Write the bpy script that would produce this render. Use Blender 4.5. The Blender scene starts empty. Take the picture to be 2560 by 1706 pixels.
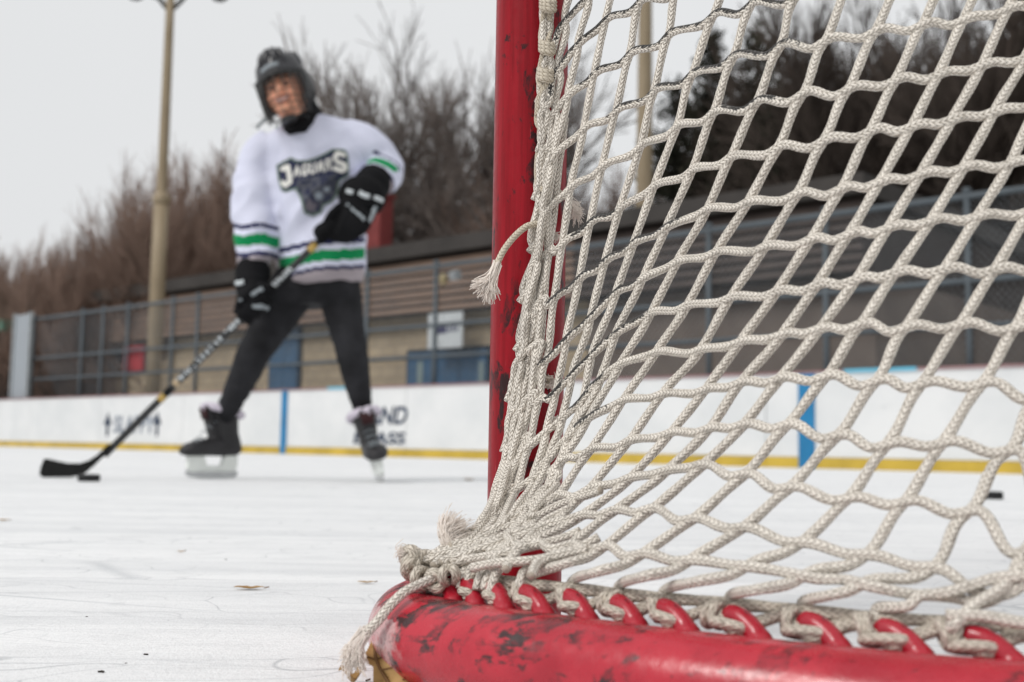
import bpy, math, random
import numpy as np
from mathutils import Vector, Matrix, noise
from mathutils.bvhtree import BVHTree

random.seed(7)
rng = np.random.default_rng(7)
scene = bpy.context.scene
COL = scene.collection
R = math.radians

# ---------------------------------------------------------------- camera
FPX = 2880.0
CAMH = 0.15
PITCH = math.atan((1117 - 853) / FPX)
ROLL = math.atan(0.0166)
CAM = Vector((0, 0, CAMH))
_f = Vector((0, math.cos(PITCH), math.sin(PITCH)))
_r0 = Vector((1, 0, 0))
_u0 = Vector((0, -math.sin(PITCH), math.cos(PITCH)))
_r = _r0 * math.cos(ROLL) + _u0 * math.sin(ROLL)
_u = -_r0 * math.sin(ROLL) + _u0 * math.cos(ROLL)

def ray(px, py):
    return _f + _r * ((px - 1280) / FPX) - _u * ((py - 853) / FPX)
def W(px, py, Y):
    """the point seen at photo pixel px,py that stands Y metres in front of the lens"""
    d = ray(px, py)
    return CAM + d * (Y / d.y)
def G(px, py):
    d = ray(px, py)
    return CAM + d * (-CAMH / d.z)
def GP(px, Y):
    """point on the ground at distance Y in column px"""
    a = (px - 1280) / FPX
    lo, hi = -4000.0, 4000.0
    for _ in range(60):
        m = (lo + hi) / 2
        if W(px, 853 + m, Y).z > 0: lo = m
        else: hi = m
    p = W(px, 853 + lo, Y); p.z = 0
    return p
def proj(v):
    q = Vector(v) - CAM
    z = q.dot(_f)
    return 1280 + FPX * q.dot(_r) / z, 853 - FPX * q.dot(_u) / z

cam_d = bpy.data.cameras.new('camera')
cam = bpy.data.objects.new('camera', cam_d)
COL.objects.link(cam)
cam_d.sensor_width = 36.0
cam_d.lens = FPX / 2560 * 36
cam_d.clip_start = 0.02
cam_d.clip_end = 500
M = Matrix((( _r.x, _u.x, -_f.x, CAM.x), (_r.y, _u.y, -_f.y, CAM.y), (_r.z, _u.z, -_f.z, CAM.z), (0, 0, 0, 1)))
cam.matrix_world = M
cam_d.dof.use_dof = True
cam_d.dof.focus_distance = 0.90
cam_d.dof.aperture_fstop = 7.5
cam_d.dof.aperture_blades = 0
scene.camera = cam

# ---------------------------------------------------------------- helpers: objects
def tag(o, label=None, cat=None, group=None, kind=None):
    if label: o['label'] = label
    if cat: o['category'] = cat
    if group: o['group'] = group
    if kind: o['kind'] = kind
    return o
def empty(name, loc=(0, 0, 0)):
    o = bpy.data.objects.new(name, None)
    o.empty_display_size = 0.1
    COL.objects.link(o); o.location = loc
    return o
def link(name, me, parent=None):
    o = bpy.data.objects.new(name, me)
    COL.objects.link(o)
    if parent is not None:
        o.parent = parent
        loc = Vector(parent.location) if parent.parent is None else Vector((0, 0, 0))
        # meshes are written in world space; take the parent's place off again
        p = parent; off = Vector((0, 0, 0))
        while p is not None:
            off += Vector(p.location); p = p.parent
        o.location = -off
    return o

class Acc:
    """collects geometry for one mesh"""
    def __init__(s):
        s.v = []; s.f = []; s.n = 0; s.uv = []; s.mi = []; s.at = []
    def add(s, verts, faces, mi=0, uv=None, at=None):
        verts = np.asarray(verts, dtype=np.float64).reshape(-1, 3)
        s.v.append(verts)
        s.at.append(np.zeros(len(verts)) if at is None else np.asarray(at, dtype=np.float64))
        if isinstance(faces, np.ndarray):
            fl = faces + s.n
            s.f.append(fl)
            nf = len(fl); nl = fl.size
        else:
            fl = [tuple(int(i) + s.n for i in f) for f in faces]
            s.f.append(fl)
            nf = len(fl); nl = sum(len(f) for f in fl)
        s.uv.append(np.zeros((nl, 2)) if uv is None else np.asarray(uv, dtype=np.float64).reshape(-1, 2))
        s.mi.append(np.full(nf, mi) if np.isscalar(mi) else np.asarray(mi))
        s.n += len(verts)
        return s
    def box(s, c, sx, sy, sz, rot=None, mi=0):
        """box with centre c and full sizes; rot = 3x3 Matrix"""
        vs = []
        for x in (-.5, .5):
            for y in (-.5, .5):
                for z in (-.5, .5):
                    p = Vector((x * sx, y * sy, z * sz))
                    if rot is not None: p = rot @ p
                    vs.append(tuple(Vector(c) + p))
        s.add(vs, [(0, 1, 3, 2), (4, 6, 7, 5), (0, 4, 5, 1), (2, 3, 7, 6), (0, 2, 6, 4), (1, 5, 7, 3)], mi)
        return s
    def tube(s, pts, rad, n=8, mi=0, cap=True, u0=0.0, at=None, flat=1.0):
        pts = np.asarray([tuple(p) for p in pts], dtype=np.float64) if not isinstance(pts, np.ndarray) else pts
        m = len(pts)
        rad = np.full(m, rad) if np.isscalar(rad) else np.asarray(rad, dtype=np.float64)
        T = np.gradient(pts, axis=0)
        T /= np.linalg.norm(T, axis=1)[:, None] + 1e-12
        ref = np.array([0, 0, 1.0]) if abs(T[0][2]) < .9 else np.array([1.0, 0, 0])
        A = np.empty_like(pts)
        a = ref - T[0] * ref.dot(T[0]); a /= np.linalg.norm(a)
        A[0] = a
        for i in range(1, m):
            a = a - T[i] * a.dot(T[i]); a /= np.linalg.norm(a) + 1e-12
            A[i] = a
        B = np.cross(T, A)
        th = np.arange(n) / n * 2 * math.pi
        c, sn = np.cos(th), np.sin(th)
        V = pts[:, None, :] + rad[:, None, None] * (c[None, :, None] * A[:, None, :] + flat * sn[None, :, None] * B[:, None, :])
        L = np.concatenate([[0], np.cumsum(np.linalg.norm(np.diff(pts, axis=0), axis=1))]) + u0
        i = np.arange(m - 1)[:, None] * n
        j = np.arange(n)[None, :]
        j2 = (j + 1) % n
        F = np.stack([i + j, i + j2, i + n + j2, i + n + j], axis=-1).reshape(-1, 4)
        ua = np.broadcast_to(j / n, (m - 1, n)); ub = np.broadcast_to((j + 1) / n, (m - 1, n))
        va = np.broadcast_to(L[:-1, None], (m - 1, n)); vb = np.broadcast_to(L[1:, None], (m - 1, n))
        UV = np.stack([np.stack([ua, va], -1), np.stack([ub, va], -1), np.stack([ub, vb], -1), np.stack([ua, vb], -1)], axis=2).reshape(-1, 2)
        if at is None: AT = None
        else:
            up = (c[None, :] * A[:, 2:3] + sn[None, :] * B[:, 2:3])
            AT = (np.clip(up * 1.6 + .62, 0, 1) * np.asarray(at)[:, None]).ravel()
        s.add(V.reshape(-1, 3), F, mi, UV, AT)
        if cap:
            base = s.n - m * n
            s.add(np.zeros((0, 3)), [], mi)
            s.f.append([tuple(base + k for k in range(n))[::-1], tuple(base + (m - 1) * n + k for k in range(n))])
            s.uv.append(np.zeros((2 * n, 2))); s.mi.append(np.full(2, mi))
        return s
    def loft(s, rings, n=24, mi=0, exp=2.0, cap=True):
        """rings: (centre, vecA, vecB)"""
        V = []
        for c, a, b in rings:
            for k in range(n):
                t = 2 * math.pi * k / n
                ct, st = math.cos(t), math.sin(t)
                x = math.copysign(abs(ct) ** (2 / exp), ct); y = math.copysign(abs(st) ** (2 / exp), st)
                V.append(tuple(Vector(c) + Vector(a) * x + Vector(b) * y))
        m = len(rings)
        F = [(i * n + k, i * n + (k + 1) % n, (i + 1) * n + (k + 1) % n, (i + 1) * n + k) for i in range(m - 1) for k in range(n)]
        if cap: F += [tuple(range(n))[::-1], tuple((m - 1) * n + k for k in range(n))]
        s.add(V, F, mi)
        return s
    def ball(s, c, rx, ry, rz, rot=None, n=20, mi=0):
        rings = []
        rot = rot or Matrix.Identity(3)
        for i in range(1, n):
            t = math.pi * i / n
            rings.append((Vector(c) + rot @ Vector((0, 0, -rz * math.cos(t))), rot @ Vector((rx * math.sin(t), 0, 0)), rot @ Vector((0, ry * math.sin(t), 0))))
        return s.loft(rings, n=n, mi=mi)
    def mesh(s, name, mats, smooth=True, uv=False, attr=None):
        me = bpy.data.meshes.new(name)
        V = np.concatenate(s.v) if s.v else np.zeros((0, 3))
        starts = []; loops = []; tot = 0
        for f in s.f:
            if isinstance(f, np.ndarray):
                k = f.shape[1]
                starts.append(tot + np.arange(len(f)) * k); loops.append(f.ravel()); tot += f.size
            else:
                for t in f:
                    starts.append(np.array([tot])); loops.append(np.array(t)); tot += len(t)
        starts = np.concatenate(starts).astype(np.int32); loops = np.concatenate(loops).astype(np.int32)
        me.vertices.add(len(V)); me.vertices.foreach_set('co', V.ravel().astype(np.float32))
        me.loops.add(tot); me.loops.foreach_set('vertex_index', loops)
        me.polygons.add(len(starts)); me.polygons.foreach_set('loop_start', starts)
        mi = np.concatenate(s.mi).astype(np.int32)
        for mm in (mats if isinstance(mats, (list, tuple)) else [mats]): me.materials.append(mm)
        me.polygons.foreach_set('material_index', mi)
        me.polygons.foreach_set('use_smooth', np.full(len(starts), smooth))
        if uv:
            l = me.uv_layers.new(name='UVMap')
            l.data.foreach_set('uv', np.concatenate(s.uv).ravel().astype(np.float32))
        if attr:
            a = me.attributes.new(attr, 'FLOAT', 'POINT')
            a.data.foreach_set('value', np.concatenate(s.at).astype(np.float32))
        me.update(calc_edges=True); me.validate()
        return me
    def obj(s, name, mats, parent=None, smooth=True, uv=False, attr=None):
        return link(name, s.mesh(name, mats, smooth, uv, attr), parent)

def spline(pts, ds=0.002, closed=False):
    """centripetal-ish Catmull-Rom, resampled at ds"""
    P = np.asarray([tuple(p) for p in pts], dtype=np.float64)
    P = np.vstack([2 * P[0] - P[1], P, 2 * P[-1] - P[-2]])
    out = []
    for i in range(1, len(P) - 2):
        p0, p1, p2, p3 = P[i - 1:i + 3]
        d1 = np.linalg.norm(p2 - p1)
        d0 = np.linalg.norm(p1 - p0); d2 = np.linalg.norm(p3 - p2)
        if d1 < 1e-9: continue
        m1 = ((p2 - p0) / (d0 + d1 + 1e-12)) * d1
        m2 = ((p3 - p1) / (d1 + d2 + 1e-12)) * d1
        n = max(2, int(round(d1 / ds)))
        t = np.arange(n)[:, None] / n
        h00 = 2 * t**3 - 3 * t**2 + 1; h10 = t**3 - 2 * t**2 + t; h01 = -2 * t**3 + 3 * t**2; h11 = t**3 - t**2
        out.append(h00 * p1 + h10 * m1 + h01 * p2 + h11 * m2)
    out.append(P[-2][None, :])
    return np.concatenate(out)

def voxel(acc, size, mats, name, smooth=3, decimate=None):
    """fuse the pieces of acc into one skin"""
    me = acc.mesh(name + '_raw', mats)
    o = bpy.data.objects.new('tmp', me); COL.objects.link(o)
    md = o.modifiers.new('r', 'REMESH'); md.mode = 'VOXEL'; md.voxel_size = size; md.use_smooth_shade = True
    if smooth:
        sm = o.modifiers.new('s', 'SMOOTH'); sm.factor = .5; sm.iterations = smooth
    dg = bpy.context.evaluated_depsgraph_get(); dg.update()
    m2 = bpy.data.meshes.new_from_object(o.evaluated_get(dg))
    m2.name = name
    bpy.data.objects.remove(o); bpy.data.meshes.remove(me)
    m2.materials.clear()
    for mm in (mats if isinstance(mats, (list, tuple)) else [mats]): m2.materials.append(mm)
    m2.polygons.foreach_set('use_smooth', np.full(len(m2.polygons), True))
    return m2

def text_mesh(txt, size, mat, extrude=.0015, align='CENTER', shear=0.0, squeeze=1.0):
    cu = bpy.data.curves.new('letters', 'FONT')
    cu.body = txt; cu.size = size; cu.align_x = align; cu.extrude = extrude; cu.shear = shear; cu.offset = size * .028
    o = bpy.data.objects.new('tmp', cu); COL.objects.link(o)
    dg = bpy.context.evaluated_depsgraph_get(); dg.update()
    me = bpy.data.meshes.new_from_object(o.evaluated_get(dg))
    bpy.data.objects.remove(o); bpy.data.curves.remove(cu)
    for v in me.vertices: v.co.x *= squeeze
    me.materials.clear(); me.materials.append(mat)
    return me

# ---------------------------------------------------------------- helpers: materials
class NT:
    def __init__(s, name):
        s.m = bpy.data.materials.new(name); s.m.use_nodes = True
        s.t = s.m.node_tree; s.t.nodes.clear()
        s.out = s.t.nodes.new('ShaderNodeOutputMaterial')
        s.b = s.t.nodes.new('ShaderNodeBsdfPrincipled')
        s.t.links.new(s.b.outputs[0], s.out.inputs[0])
    def n(s, typ, **kw):
        nd = s.t.nodes.new(typ)
        for k, v in kw.items(): setattr(nd, k, v)
        return nd
    def l(s, a, b): s.t.links.new(a, b)
    def math(s, op, a, b=None, clamp=False):
        nd = s.n('ShaderNodeMath', operation=op); nd.use_clamp = clamp
        for i, x in enumerate((a, b)):
            if x is None: continue
            if isinstance(x, (int, float)): nd.inputs[i].default_value = x
            else: s.l(x, nd.inputs[i])
        return nd.outputs[0]
    def coord(s, kind='Object', scale=(1, 1, 1), rot=(0, 0, 0), loc=(0, 0, 0)):
        tc = s.n('ShaderNodeTexCoord'); mp = s.n('ShaderNodeMapping')
        mp.inputs['Scale'].default_value = scale; mp.inputs['Rotation'].default_value = rot; mp.inputs['Location'].default_value = loc
        s.l(tc.outputs[kind], mp.inputs[0])
        return mp.outputs[0]
    def noise(s, vec, scale=5, detail=4, rough=.55, dist=0.0):
        nd = s.n('ShaderNodeTexNoise')
        nd.inputs['Scale'].default_value = scale; nd.inputs['Detail'].default_value = detail
        nd.inputs['Roughness'].default_value = rough; nd.inputs['Distortion'].default_value = dist
        s.l(vec, nd.inputs['Vector'])
        return nd.outputs[0]
    def ramp(s, fac, stops):
        nd = s.n('ShaderNodeValToRGB')
        e = nd.color_ramp.elements
        while len(e) < len(stops): e.new(.5)
        for k, (p, c) in enumerate(stops):
            e[k].position = p; e[k].color = (c, c, c, 1) if isinstance(c, (int, float)) else (*c, 1)
        s.l(fac, nd.inputs[0])
        return nd.outputs[0]
    def mix(s, fac, a, b, mode='MIX'):
        nd = s.n('ShaderNodeMix', data_type='RGBA', blend_type=mode)
        for sock, x in ((nd.inputs[0], fac), (nd.inputs[6], a), (nd.inputs[7], b)):
            if isinstance(x, (int, float)): sock.default_value = x
            elif isinstance(x, (tuple, list)): sock.default_value = (*x, 1)
            else: s.l(x, sock)
        return nd.outputs[2]
    def bump(s, h, strength=.5, dist=.01):
        nd = s.n('ShaderNodeBump'); nd.inputs['Strength'].default_value = strength; nd.inputs['Distance'].default_value = dist
        s.l(h, nd.inputs['Height']); s.l(nd.outputs[0], s.b.inputs['Normal'])
    def set(s, color=None, rough=None, spec=None, metal=None):
        for key, x in (('Base Color', color), ('Roughness', rough), ('Specular IOR Level', spec), ('Metallic', metal)):
            if x is None: continue
            if isinstance(x, (int, float)): s.b.inputs[key].default_value = x
            elif isinstance(x, tuple): s.b.inputs[key].default_value = (*x, 1)
            else: s.l(x, s.b.inputs[key])
        return s

def simple(name, color, rough=.6, spec=.4, var=.18, scale=8, metal=0.0, bump=0.0, bscale=60, bdist=.004):
    t = NT(name)
    v = t.coord()
    n = t.noise(v, scale, 5)
    dark = tuple(c * (1 - var) for c in color); light = tuple(min(1, c * (1 + var)) for c in color)
    t.set(t.ramp(n, [(.3, dark), (.7, light)]), rough, spec, metal)
    if bump:
        t.bump(t.noise(v, bscale, 3), bump, bdist)
    return t.m
# ---------------------------------------------------------------- light: overcast day
world = bpy.data.worlds.new('World'); scene.world = world; world.use_nodes = True
wt = world.node_tree
bg = wt.nodes['Background']
sky = wt.nodes.new('ShaderNodeTexSky'); sky.sky_type = 'NISHITA'; sky.sun_disc = False
SUN_EL, SUN_AZ = R(46), R(-128)       # azimuth measured from +Y (straight ahead) towards -X
sky.sun_elevation = SUN_EL; sky.sun_rotation = SUN_AZ
sky.air_density = 1.0; sky.dust_density = 6.0; sky.ozone_density = 1.0
bw = wt.nodes.new('ShaderNodeRGBToBW'); wt.links.new(sky.outputs[0], bw.inputs[0])
# a closed cloud deck: grey, nearly even, keeping a little of the clear sky's unevenness
mr = wt.nodes.new('ShaderNodeMapRange'); mr.inputs[1].default_value = 0; mr.inputs[2].default_value = 30
mr.inputs[3].default_value = 7.7; mr.inputs[4].default_value = 8.6
wt.links.new(bw.outputs[0], mr.inputs[0])
tc = wt.nodes.new('ShaderNodeTexCoord'); nz = wt.nodes.new('ShaderNodeTexNoise'); nz.inputs['Scale'].default_value = 1.6; nz.inputs['Detail'].default_value = 3
wt.links.new(tc.outputs['Generated'], nz.inputs['Vector'])
m1 = wt.nodes.new('ShaderNodeMapRange'); m1.inputs[1].default_value = .3; m1.inputs[2].default_value = .7; m1.inputs[3].default_value = .975; m1.inputs[4].default_value = 1.03
wt.links.new(nz.outputs[0], m1.inputs[0])
mu = wt.nodes.new('ShaderNodeMath'); mu.operation = 'MULTIPLY'; wt.links.new(mr.outputs[0], mu.inputs[0]); wt.links.new(m1.outputs[0], mu.inputs[1])
cb = wt.nodes.new('ShaderNodeMix'); cb.data_type = 'RGBA'; cb.blend_type = 'MULTIPLY'; cb.inputs[0].default_value = 1
wt.links.new(mu.outputs[0], cb.inputs[6]); cb.inputs[7].default_value = (.985, 1.0, 1.015, 1)
wt.links.new(cb.outputs[2], bg.inputs[0]); bg.inputs[1].default_value = .1
sun_d = bpy.data.lights.new('sun', 'SUN'); sun_d.energy = 1.65; sun_d.angle = R(20); sun_d.color = (1, .97, .93)
sun = bpy.data.objects.new('sun', sun_d); COL.objects.link(sun)
sd = Vector((math.sin(SUN_AZ) * math.cos(SUN_EL), math.cos(SUN_AZ) * math.cos(SUN_EL), math.sin(SUN_EL)))
sun.rotation_euler = sd.to_track_quat('Z', 'Y').to_euler(); sun.location = sd * 30
scene.view_settings.view_transform = 'Standard'; scene.view_settings.look = 'None'
scene.view_settings.exposure = 0; scene.view_settings.gamma = 1
scene.cycles.use_denoising = True
scene.cycles.max_bounces = 6
scene.cycles.transparent_max_bounces = 12
scene.cycles.caustics_reflective = False; scene.cycles.caustics_refractive = False

# ---------------------------------------------------------------- the line of the boards
B1 = GP(60, 20.6); B2 = GP(2290, 9.7)
BD = (B2 - B1).normalized()                 # along the boards, left to right
BN = Vector((-BD.y, BD.x, 0))               # away from the rink
if BN.y < 0: BN = -BN
BROT = Matrix((BD, BN, Vector((0, 0, 1)))).transposed()
def BP(px, py, off):
    """where the pixel meets the vertical plane 'off' behind the boards: (distance along, height)"""
    d = ray(px, py)
    t = (B1 + BN * off - CAM).dot(BN) / d.dot(BN)
    p = CAM + d * t
    return (p - B1).dot(BD), p.z
def BW(s, off, z):
    return B1 + BD * s + BN * off + Vector((0, 0, z))
def bbox(acc, s0, s1, o0, o1, z0, z1, mi=0):
    acc.box(BW((s0 + s1) / 2, (o0 + o1) / 2, (z0 + z1) / 2), abs(s1 - s0), abs(o1 - o0), abs(z1 - z0), BROT, mi)
S0, S1 = -12.0, (B2 - B1).length + 6

# ---------------------------------------------------------------- ice and ground
t = NT('skated ice')
v = t.coord('Object', (1, 1, 1))
st = t.coord('Object', (.55, 9, 1), (0, 0, R(-4)))
st2 = t.coord('Object', (1.2, 30, 1), (0, 0, R(5)))
a = t.noise(st, 1.0, 6, .6, .4)
b = t.noise(st2, 1.3, 5, .65, .3)
c = t.noise(v, 2.2, 4)
snow = t.noise(v, 420, 2, .6)
grain = t.noise(v, 160, 3, .7)
col = t.mix(t.ramp(a, [(.32, 0), (.62, 1)]), (.70, .71, .722), (.855, .86, .865))
col = t.mix(t.math('MULTIPLY', t.ramp(b, [(.24, 1), (.42, 0)]), .32), col, (.55, .565, .58))
col = t.mix(t.math('MULTIPLY', t.ramp(c, [(.4, 0), (.7, 1)]), .35), col, (.90, .902, .905))
col = t.mix(t.math('MULTIPLY', t.ramp(grain, [(.35, 1), (.55, 0)]), .25), col, (.60, .615, .63))
vo = t.n('ShaderNodeTexVoronoi', feature='DISTANCE_TO_EDGE'); vo.inputs['Scale'].default_value = 2.6
t.l(t.coord('Object', (.35, 3.2, 1), (0, 0, R(-7))), vo.inputs['Vector'])
t.l(t.math('MULTIPLY', t.ramp(vo.outputs[0], [(0, 1), (.012, 0)]), t.math('MULTIPLY', t.ramp(c, [(.35, 0), (.6, 1)]), .7)), t.n('ShaderNodeMix', data_type='RGBA').inputs[0])
mixn = [n for n in t.t.nodes if n.type == 'MIX'][-1]
t.l(col, mixn.inputs[6]); mixn.inputs[7].default_value = (.46, .48, .50, 1)
vo2 = t.n('ShaderNodeTexVoronoi', feature='DISTANCE_TO_EDGE'); vo2.inputs['Scale'].default_value = 7.0
wob = t.n('ShaderNodeVectorMath', operation='ADD'); t.l(t.coord('Object', (.22, 2.4, 1), (0, 0, R(9))), wob.inputs[0])
nv_ = t.n('ShaderNodeTexNoise'); nv_.inputs['Scale'].default_value = 3.0; t.l(v, nv_.inputs['Vector'])
t.l(nv_.outputs['Color'], wob.inputs[1]); t.l(wob.outputs[0], vo2.inputs['Vector'])
cut = t.math('MULTIPLY', t.ramp(vo2.outputs[0], [(0, 1), (.02, 0)]), t.math('MULTIPLY', t.ramp(t.noise(v, 5, 4), [(.38, 0), (.58, 1)]), .8))
blot = t.math('MULTIPLY', t.ramp(t.noise(t.coord('Object', (1, 2.2, 1)), 9, 6, .7), [(.5, 0), (.72, 1)]), .38)
col2 = t.mix(cut, mixn.outputs[2], (.45, .465, .48)); col2 = t.mix(blot, col2, (.57, .58, .59))
t.set(col2, t.ramp(snow, [(.3, .5), (.7, .8)]), .25)
t.bump(t.math('ADD', t.math('MULTIPLY', snow, .6), t.math('ADD', grain, t.math('MULTIPLY', b, 2.0))), .85, .0014)
M_ice = t.m
acc = Acc()
far0, far1 = BW(S0, 0, 0), BW(S1, 0, 0)
n0 = far0 - BN * 40; n1 = far1 - BN * 40
# one sheet, cut at the boards
acc.add([far0, far1, n1, n0], [(0, 3, 2, 1)])
tag(acc.obj('ice', M_ice, smooth=False), kind='structure')
M_gr = simple('trampled ground', (.16, .15, .13), .9, .2, .35, .6)
acc = Acc()
acc.add([(-160, -60, -.03), (160, -60, -.03), (160, 200, -.03), (-160, 200, -.03)], [(0, 1, 2, 3)])
tag(acc.obj('ground', M_gr, smooth=False), kind='structure')

# ---------------------------------------------------------------- rink boards
BH = .85
t = NT('scuffed white board')
v = t.coord()
n1_ = t.noise(v, 1.6, 5, .6); n2_ = t.noise(t.coord('Object', (1, 1, 3.5)), 5, 5, .7, .8)
col = t.mix(t.ramp(n1_, [(.35, 0), (.65, 1)]), (.64, .655, .66), (.73, .735, .735))
col = t.mix(t.math('MULTIPLY', t.ramp(n2_, [(.62, 0), (.74, 1)]), .45), col, (.42, .43, .45))
t.set(col, .35, .4); M_board = t.m
M_yel = simple('yellow kick plate', (.50, .345, .045), .5, .4, .2, 3)
M_cap = simple('faded red cap', (.30, .17, .175), .5, .4, .2, 3)
M_lblue = simple('light blue cap', (.12, .45, .62), .5, .4, .1, 3)
M_blue = simple('blue line paint', (.012, .17, .36), .4, .4, .15, 4)
M_ink = simple('dark printed ink', (.035, .05, .085), .6, .2, .5, 9)
M_ink2 = simple('worn printed ink', (.22, .25, .30), .6, .2, .5, 9)
M_dasher = simple('grey steel', (.30, .32, .33), .45, .5, .15, 5, metal=.4)
boards = empty('rink_boards', BW(0, 0, 0))
tag(boards, 'long white dasher boards with yellow kick plate, red cap and blue stripes', 'rink boards')
acc = Acc(); seg = 2.44; s = S0
while s < S1:
    bbox(acc, s + .004, min(s + seg, S1) - .004, 0, .03, .102, BH)
    s += seg
acc.obj('panel', M_board, boards, smooth=False)
acc = Acc(); s = S0
while s < S1:
    bbox(acc, s + .003, min(s + seg, S1) - .003, -.012, .03, 0, .098)
    s += seg
acc.obj('kick_plate', M_yel, boards, smooth=False)
sa = [BP(820, 978, -.01)[0], BP(905, 976, -.01)[0], BP(2110, 950, -.01)[0], BP(2292, 938, -.01)[0]]
acc = Acc()
for q0, q1 in ((S0, sa[0]), (sa[1], sa[2]), (sa[3], S1)): bbox(acc, q0, q1, -.018, .06, BH, BH + .02)
acc.obj('cap_rail', M_cap, boards, smooth=False)
for q0, q1 in ((sa[0], sa[1]), (sa[2], sa[3])):
    acc = Acc(); bbox(acc, q0, q1, -.02, .062, BH - .002, BH + .026)
    acc.obj('cap_rail', M_lblue, boards, smooth=False)['label'] = 'light blue length of the cap rail'
for pa, pb in ((703, 717), (1997, 2037)):
    q0, q1 = BP(pa, 1060, -.005)[0], BP(pb, 1060, -.005)[0]
    acc = Acc(); bbox(acc, q0, q1, -.016, .02, .004, BH - .004)
    acc.obj('blue_stripe', M_blue, boards, smooth=False)
s = S0 + .4
while s < S1:                                # the frame behind the panels
    acc = Acc(); bbox(acc, s, s + .05, .03, .14, -.03, BH); acc.obj('frame_post', M_dasher, boards, smooth=False)
    s += 1.22
def on_board(me, s, z, name, parent, off=-.004):
    o = link(name, me, parent)
    p = BW(s, off, z) - Vector(parent.location)
    rot = Matrix((BD, Vector((0, 0, 1)), -BN)).transposed()
    o.matrix_local = Matrix.Translation(p) @ rot.to_4x4()
    return o
def board_text(txt, pa, pb, ya, yb, mat, shear=0.0):
    s0, z1 = BP(pa, ya, 0); s1, z0 = BP(pb, yb, 0)
    me = text_mesh(txt, 1.0, mat, .001, 'LEFT', shear)
    xs = [v.co.x for v in me.vertices]; ys = [v.co.y for v in me.vertices]
    for v in me.vertices:
        v.co.x = (v.co.x - min(xs)) / (max(xs) - min(xs)) * (s1 - s0)
        v.co.y = (v.co.y - min(ys)) / (max(ys) - min(ys)) * (z1 - z0)
        v.co.z *= 1
    on_board(me, s0, z0, 'lettering', boards)
board_text('SLAPPY', 286, 388, 1040, 1084, M_ink2, .1)
board_text('STAND', 876, 1019, 1018, 1062, M_ink, .25)
board_text('BRASS', 884, 1014, 1080, 1112, M_ink, .15)
def arrow(px, y0, y1, w):
    s0, z1 = BP(px, y0, 0); _, z0 = BP(px, y1, 0); sl = BP(px - w, y0, 0)[0]; h = (s0 - sl)
    H = z1 - z0
    out = [(-.18 * h, 0), (.18 * h, 0), (.3 * h, .22 * H), (.22 * h, .3 * H), (.3 * h, .45 * H), (h * .8, .5 * H), (.25 * h, .78 * H), (0, H), (-.25 * h, .78 * H), (-h * .8, .5 * H), (-.3 * h, .45 * H), (-.22 * h, .3 * H), (-.3 * h, .22 * H)]
    acc = Acc()
    n = len(out)
    acc.add([(x, y, .001) for x, y in out], [tuple(range(n))])
    on_board(acc.mesh('emblem', M_ink, False), s0, z0, 'emblem', boards, -.0045)
arrow(271, 1030, 1091, 13); arrow(395, 1027, 1091, 13)

# ---------------------------------------------------------------- chain link fence on the boards
M_pipe = simple('galvanised pipe', (.085, .10, .112), .6, .3, .12, 4, metal=.2)
M_wire = simple('weathered wire', (.22, .235, .25), .5, .4, .1, 4, metal=.4)
fence = empty('chain_link_fence', BW(0, .2, 0))
tag(fence, 'tall grey chain link fence with three pipe rails behind the white boards', 'fence')
FO = .2
zt, zm, zl = 2.32, 1.60, 1.22
for z, r_ in ((zt, .030), (zm, .026), (zl, .024)):
    acc = Acc(); acc.tube([BW(x, FO, z) for x in np.arange(-.6, S1, 2.0)], r_, 10)
    acc.obj('rail', M_pipe, fence)
sp = [BP(px, 850, FO)[0] for px in (85, 205, 256, 318, 430, 492, 915, 1087, 1378, 1772, 2066, 2424)]
sp += [S1 - .2]
for q in sp:
    acc = Acc(); acc.tube([BW(q, FO, -.03), BW(q, FO, 1.2), BW(q, FO, zt + .05)], .029, 10)
    acc.ball(BW(q, FO, zt + .05), .042, .042, .03, n=8)
    acc.obj('post', M_pipe, fence)
acc = Acc(); H_ = zt - BH; step = .065
segs = []
for x in np.arange(-.6, S1 - .3, step):
    p0 = BW(x, FO + .045, BH); p1 = BW(x + H_ * .9, FO + .045, zt)
    q0 = BW(x + H_ * .9, FO + .05, BH); q1 = BW(x, FO + .05, zt)
    for a_, b_ in ((p0, p1), (q0, q1)):
        acc.tube([a_, b_], .0028, 3, cap=False)
acc.obj('chain_link', M_wire, fence)

# end panel of clear sheet at the left end of the fence
M_sheet = NT('cloudy clear sheet').set((.62, .68, .74), .25, .5)
M_sheet.b.inputs['Transmission Weight'].default_value = .55; M_sheet.b.inputs['IOR'].default_value = 1.2
M_sheet = M_sheet.m
gp = empty('end_panel', BW(BP(60, 900, .1)[0], .1, 0))
tag(gp, 'cloudy clear sheet panel in grey frame at the end of the fence', 'panel')
s0, z1 = BP(36, 790, .1); s1, _ = BP(80, 790, .1)
acc = Acc(); bbox(acc, s0 + .07, s1 - .07, .1, .115, BH + .02, z1); acc.obj('sheet', M_sheet, gp, smooth=False)
for q in (s0, s1 - .07):
    acc = Acc(); bbox(acc, q, q + .07, .08, .14, BH + .03, z1 + .03); acc.obj('frame', M_dasher, gp, smooth=False)
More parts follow.
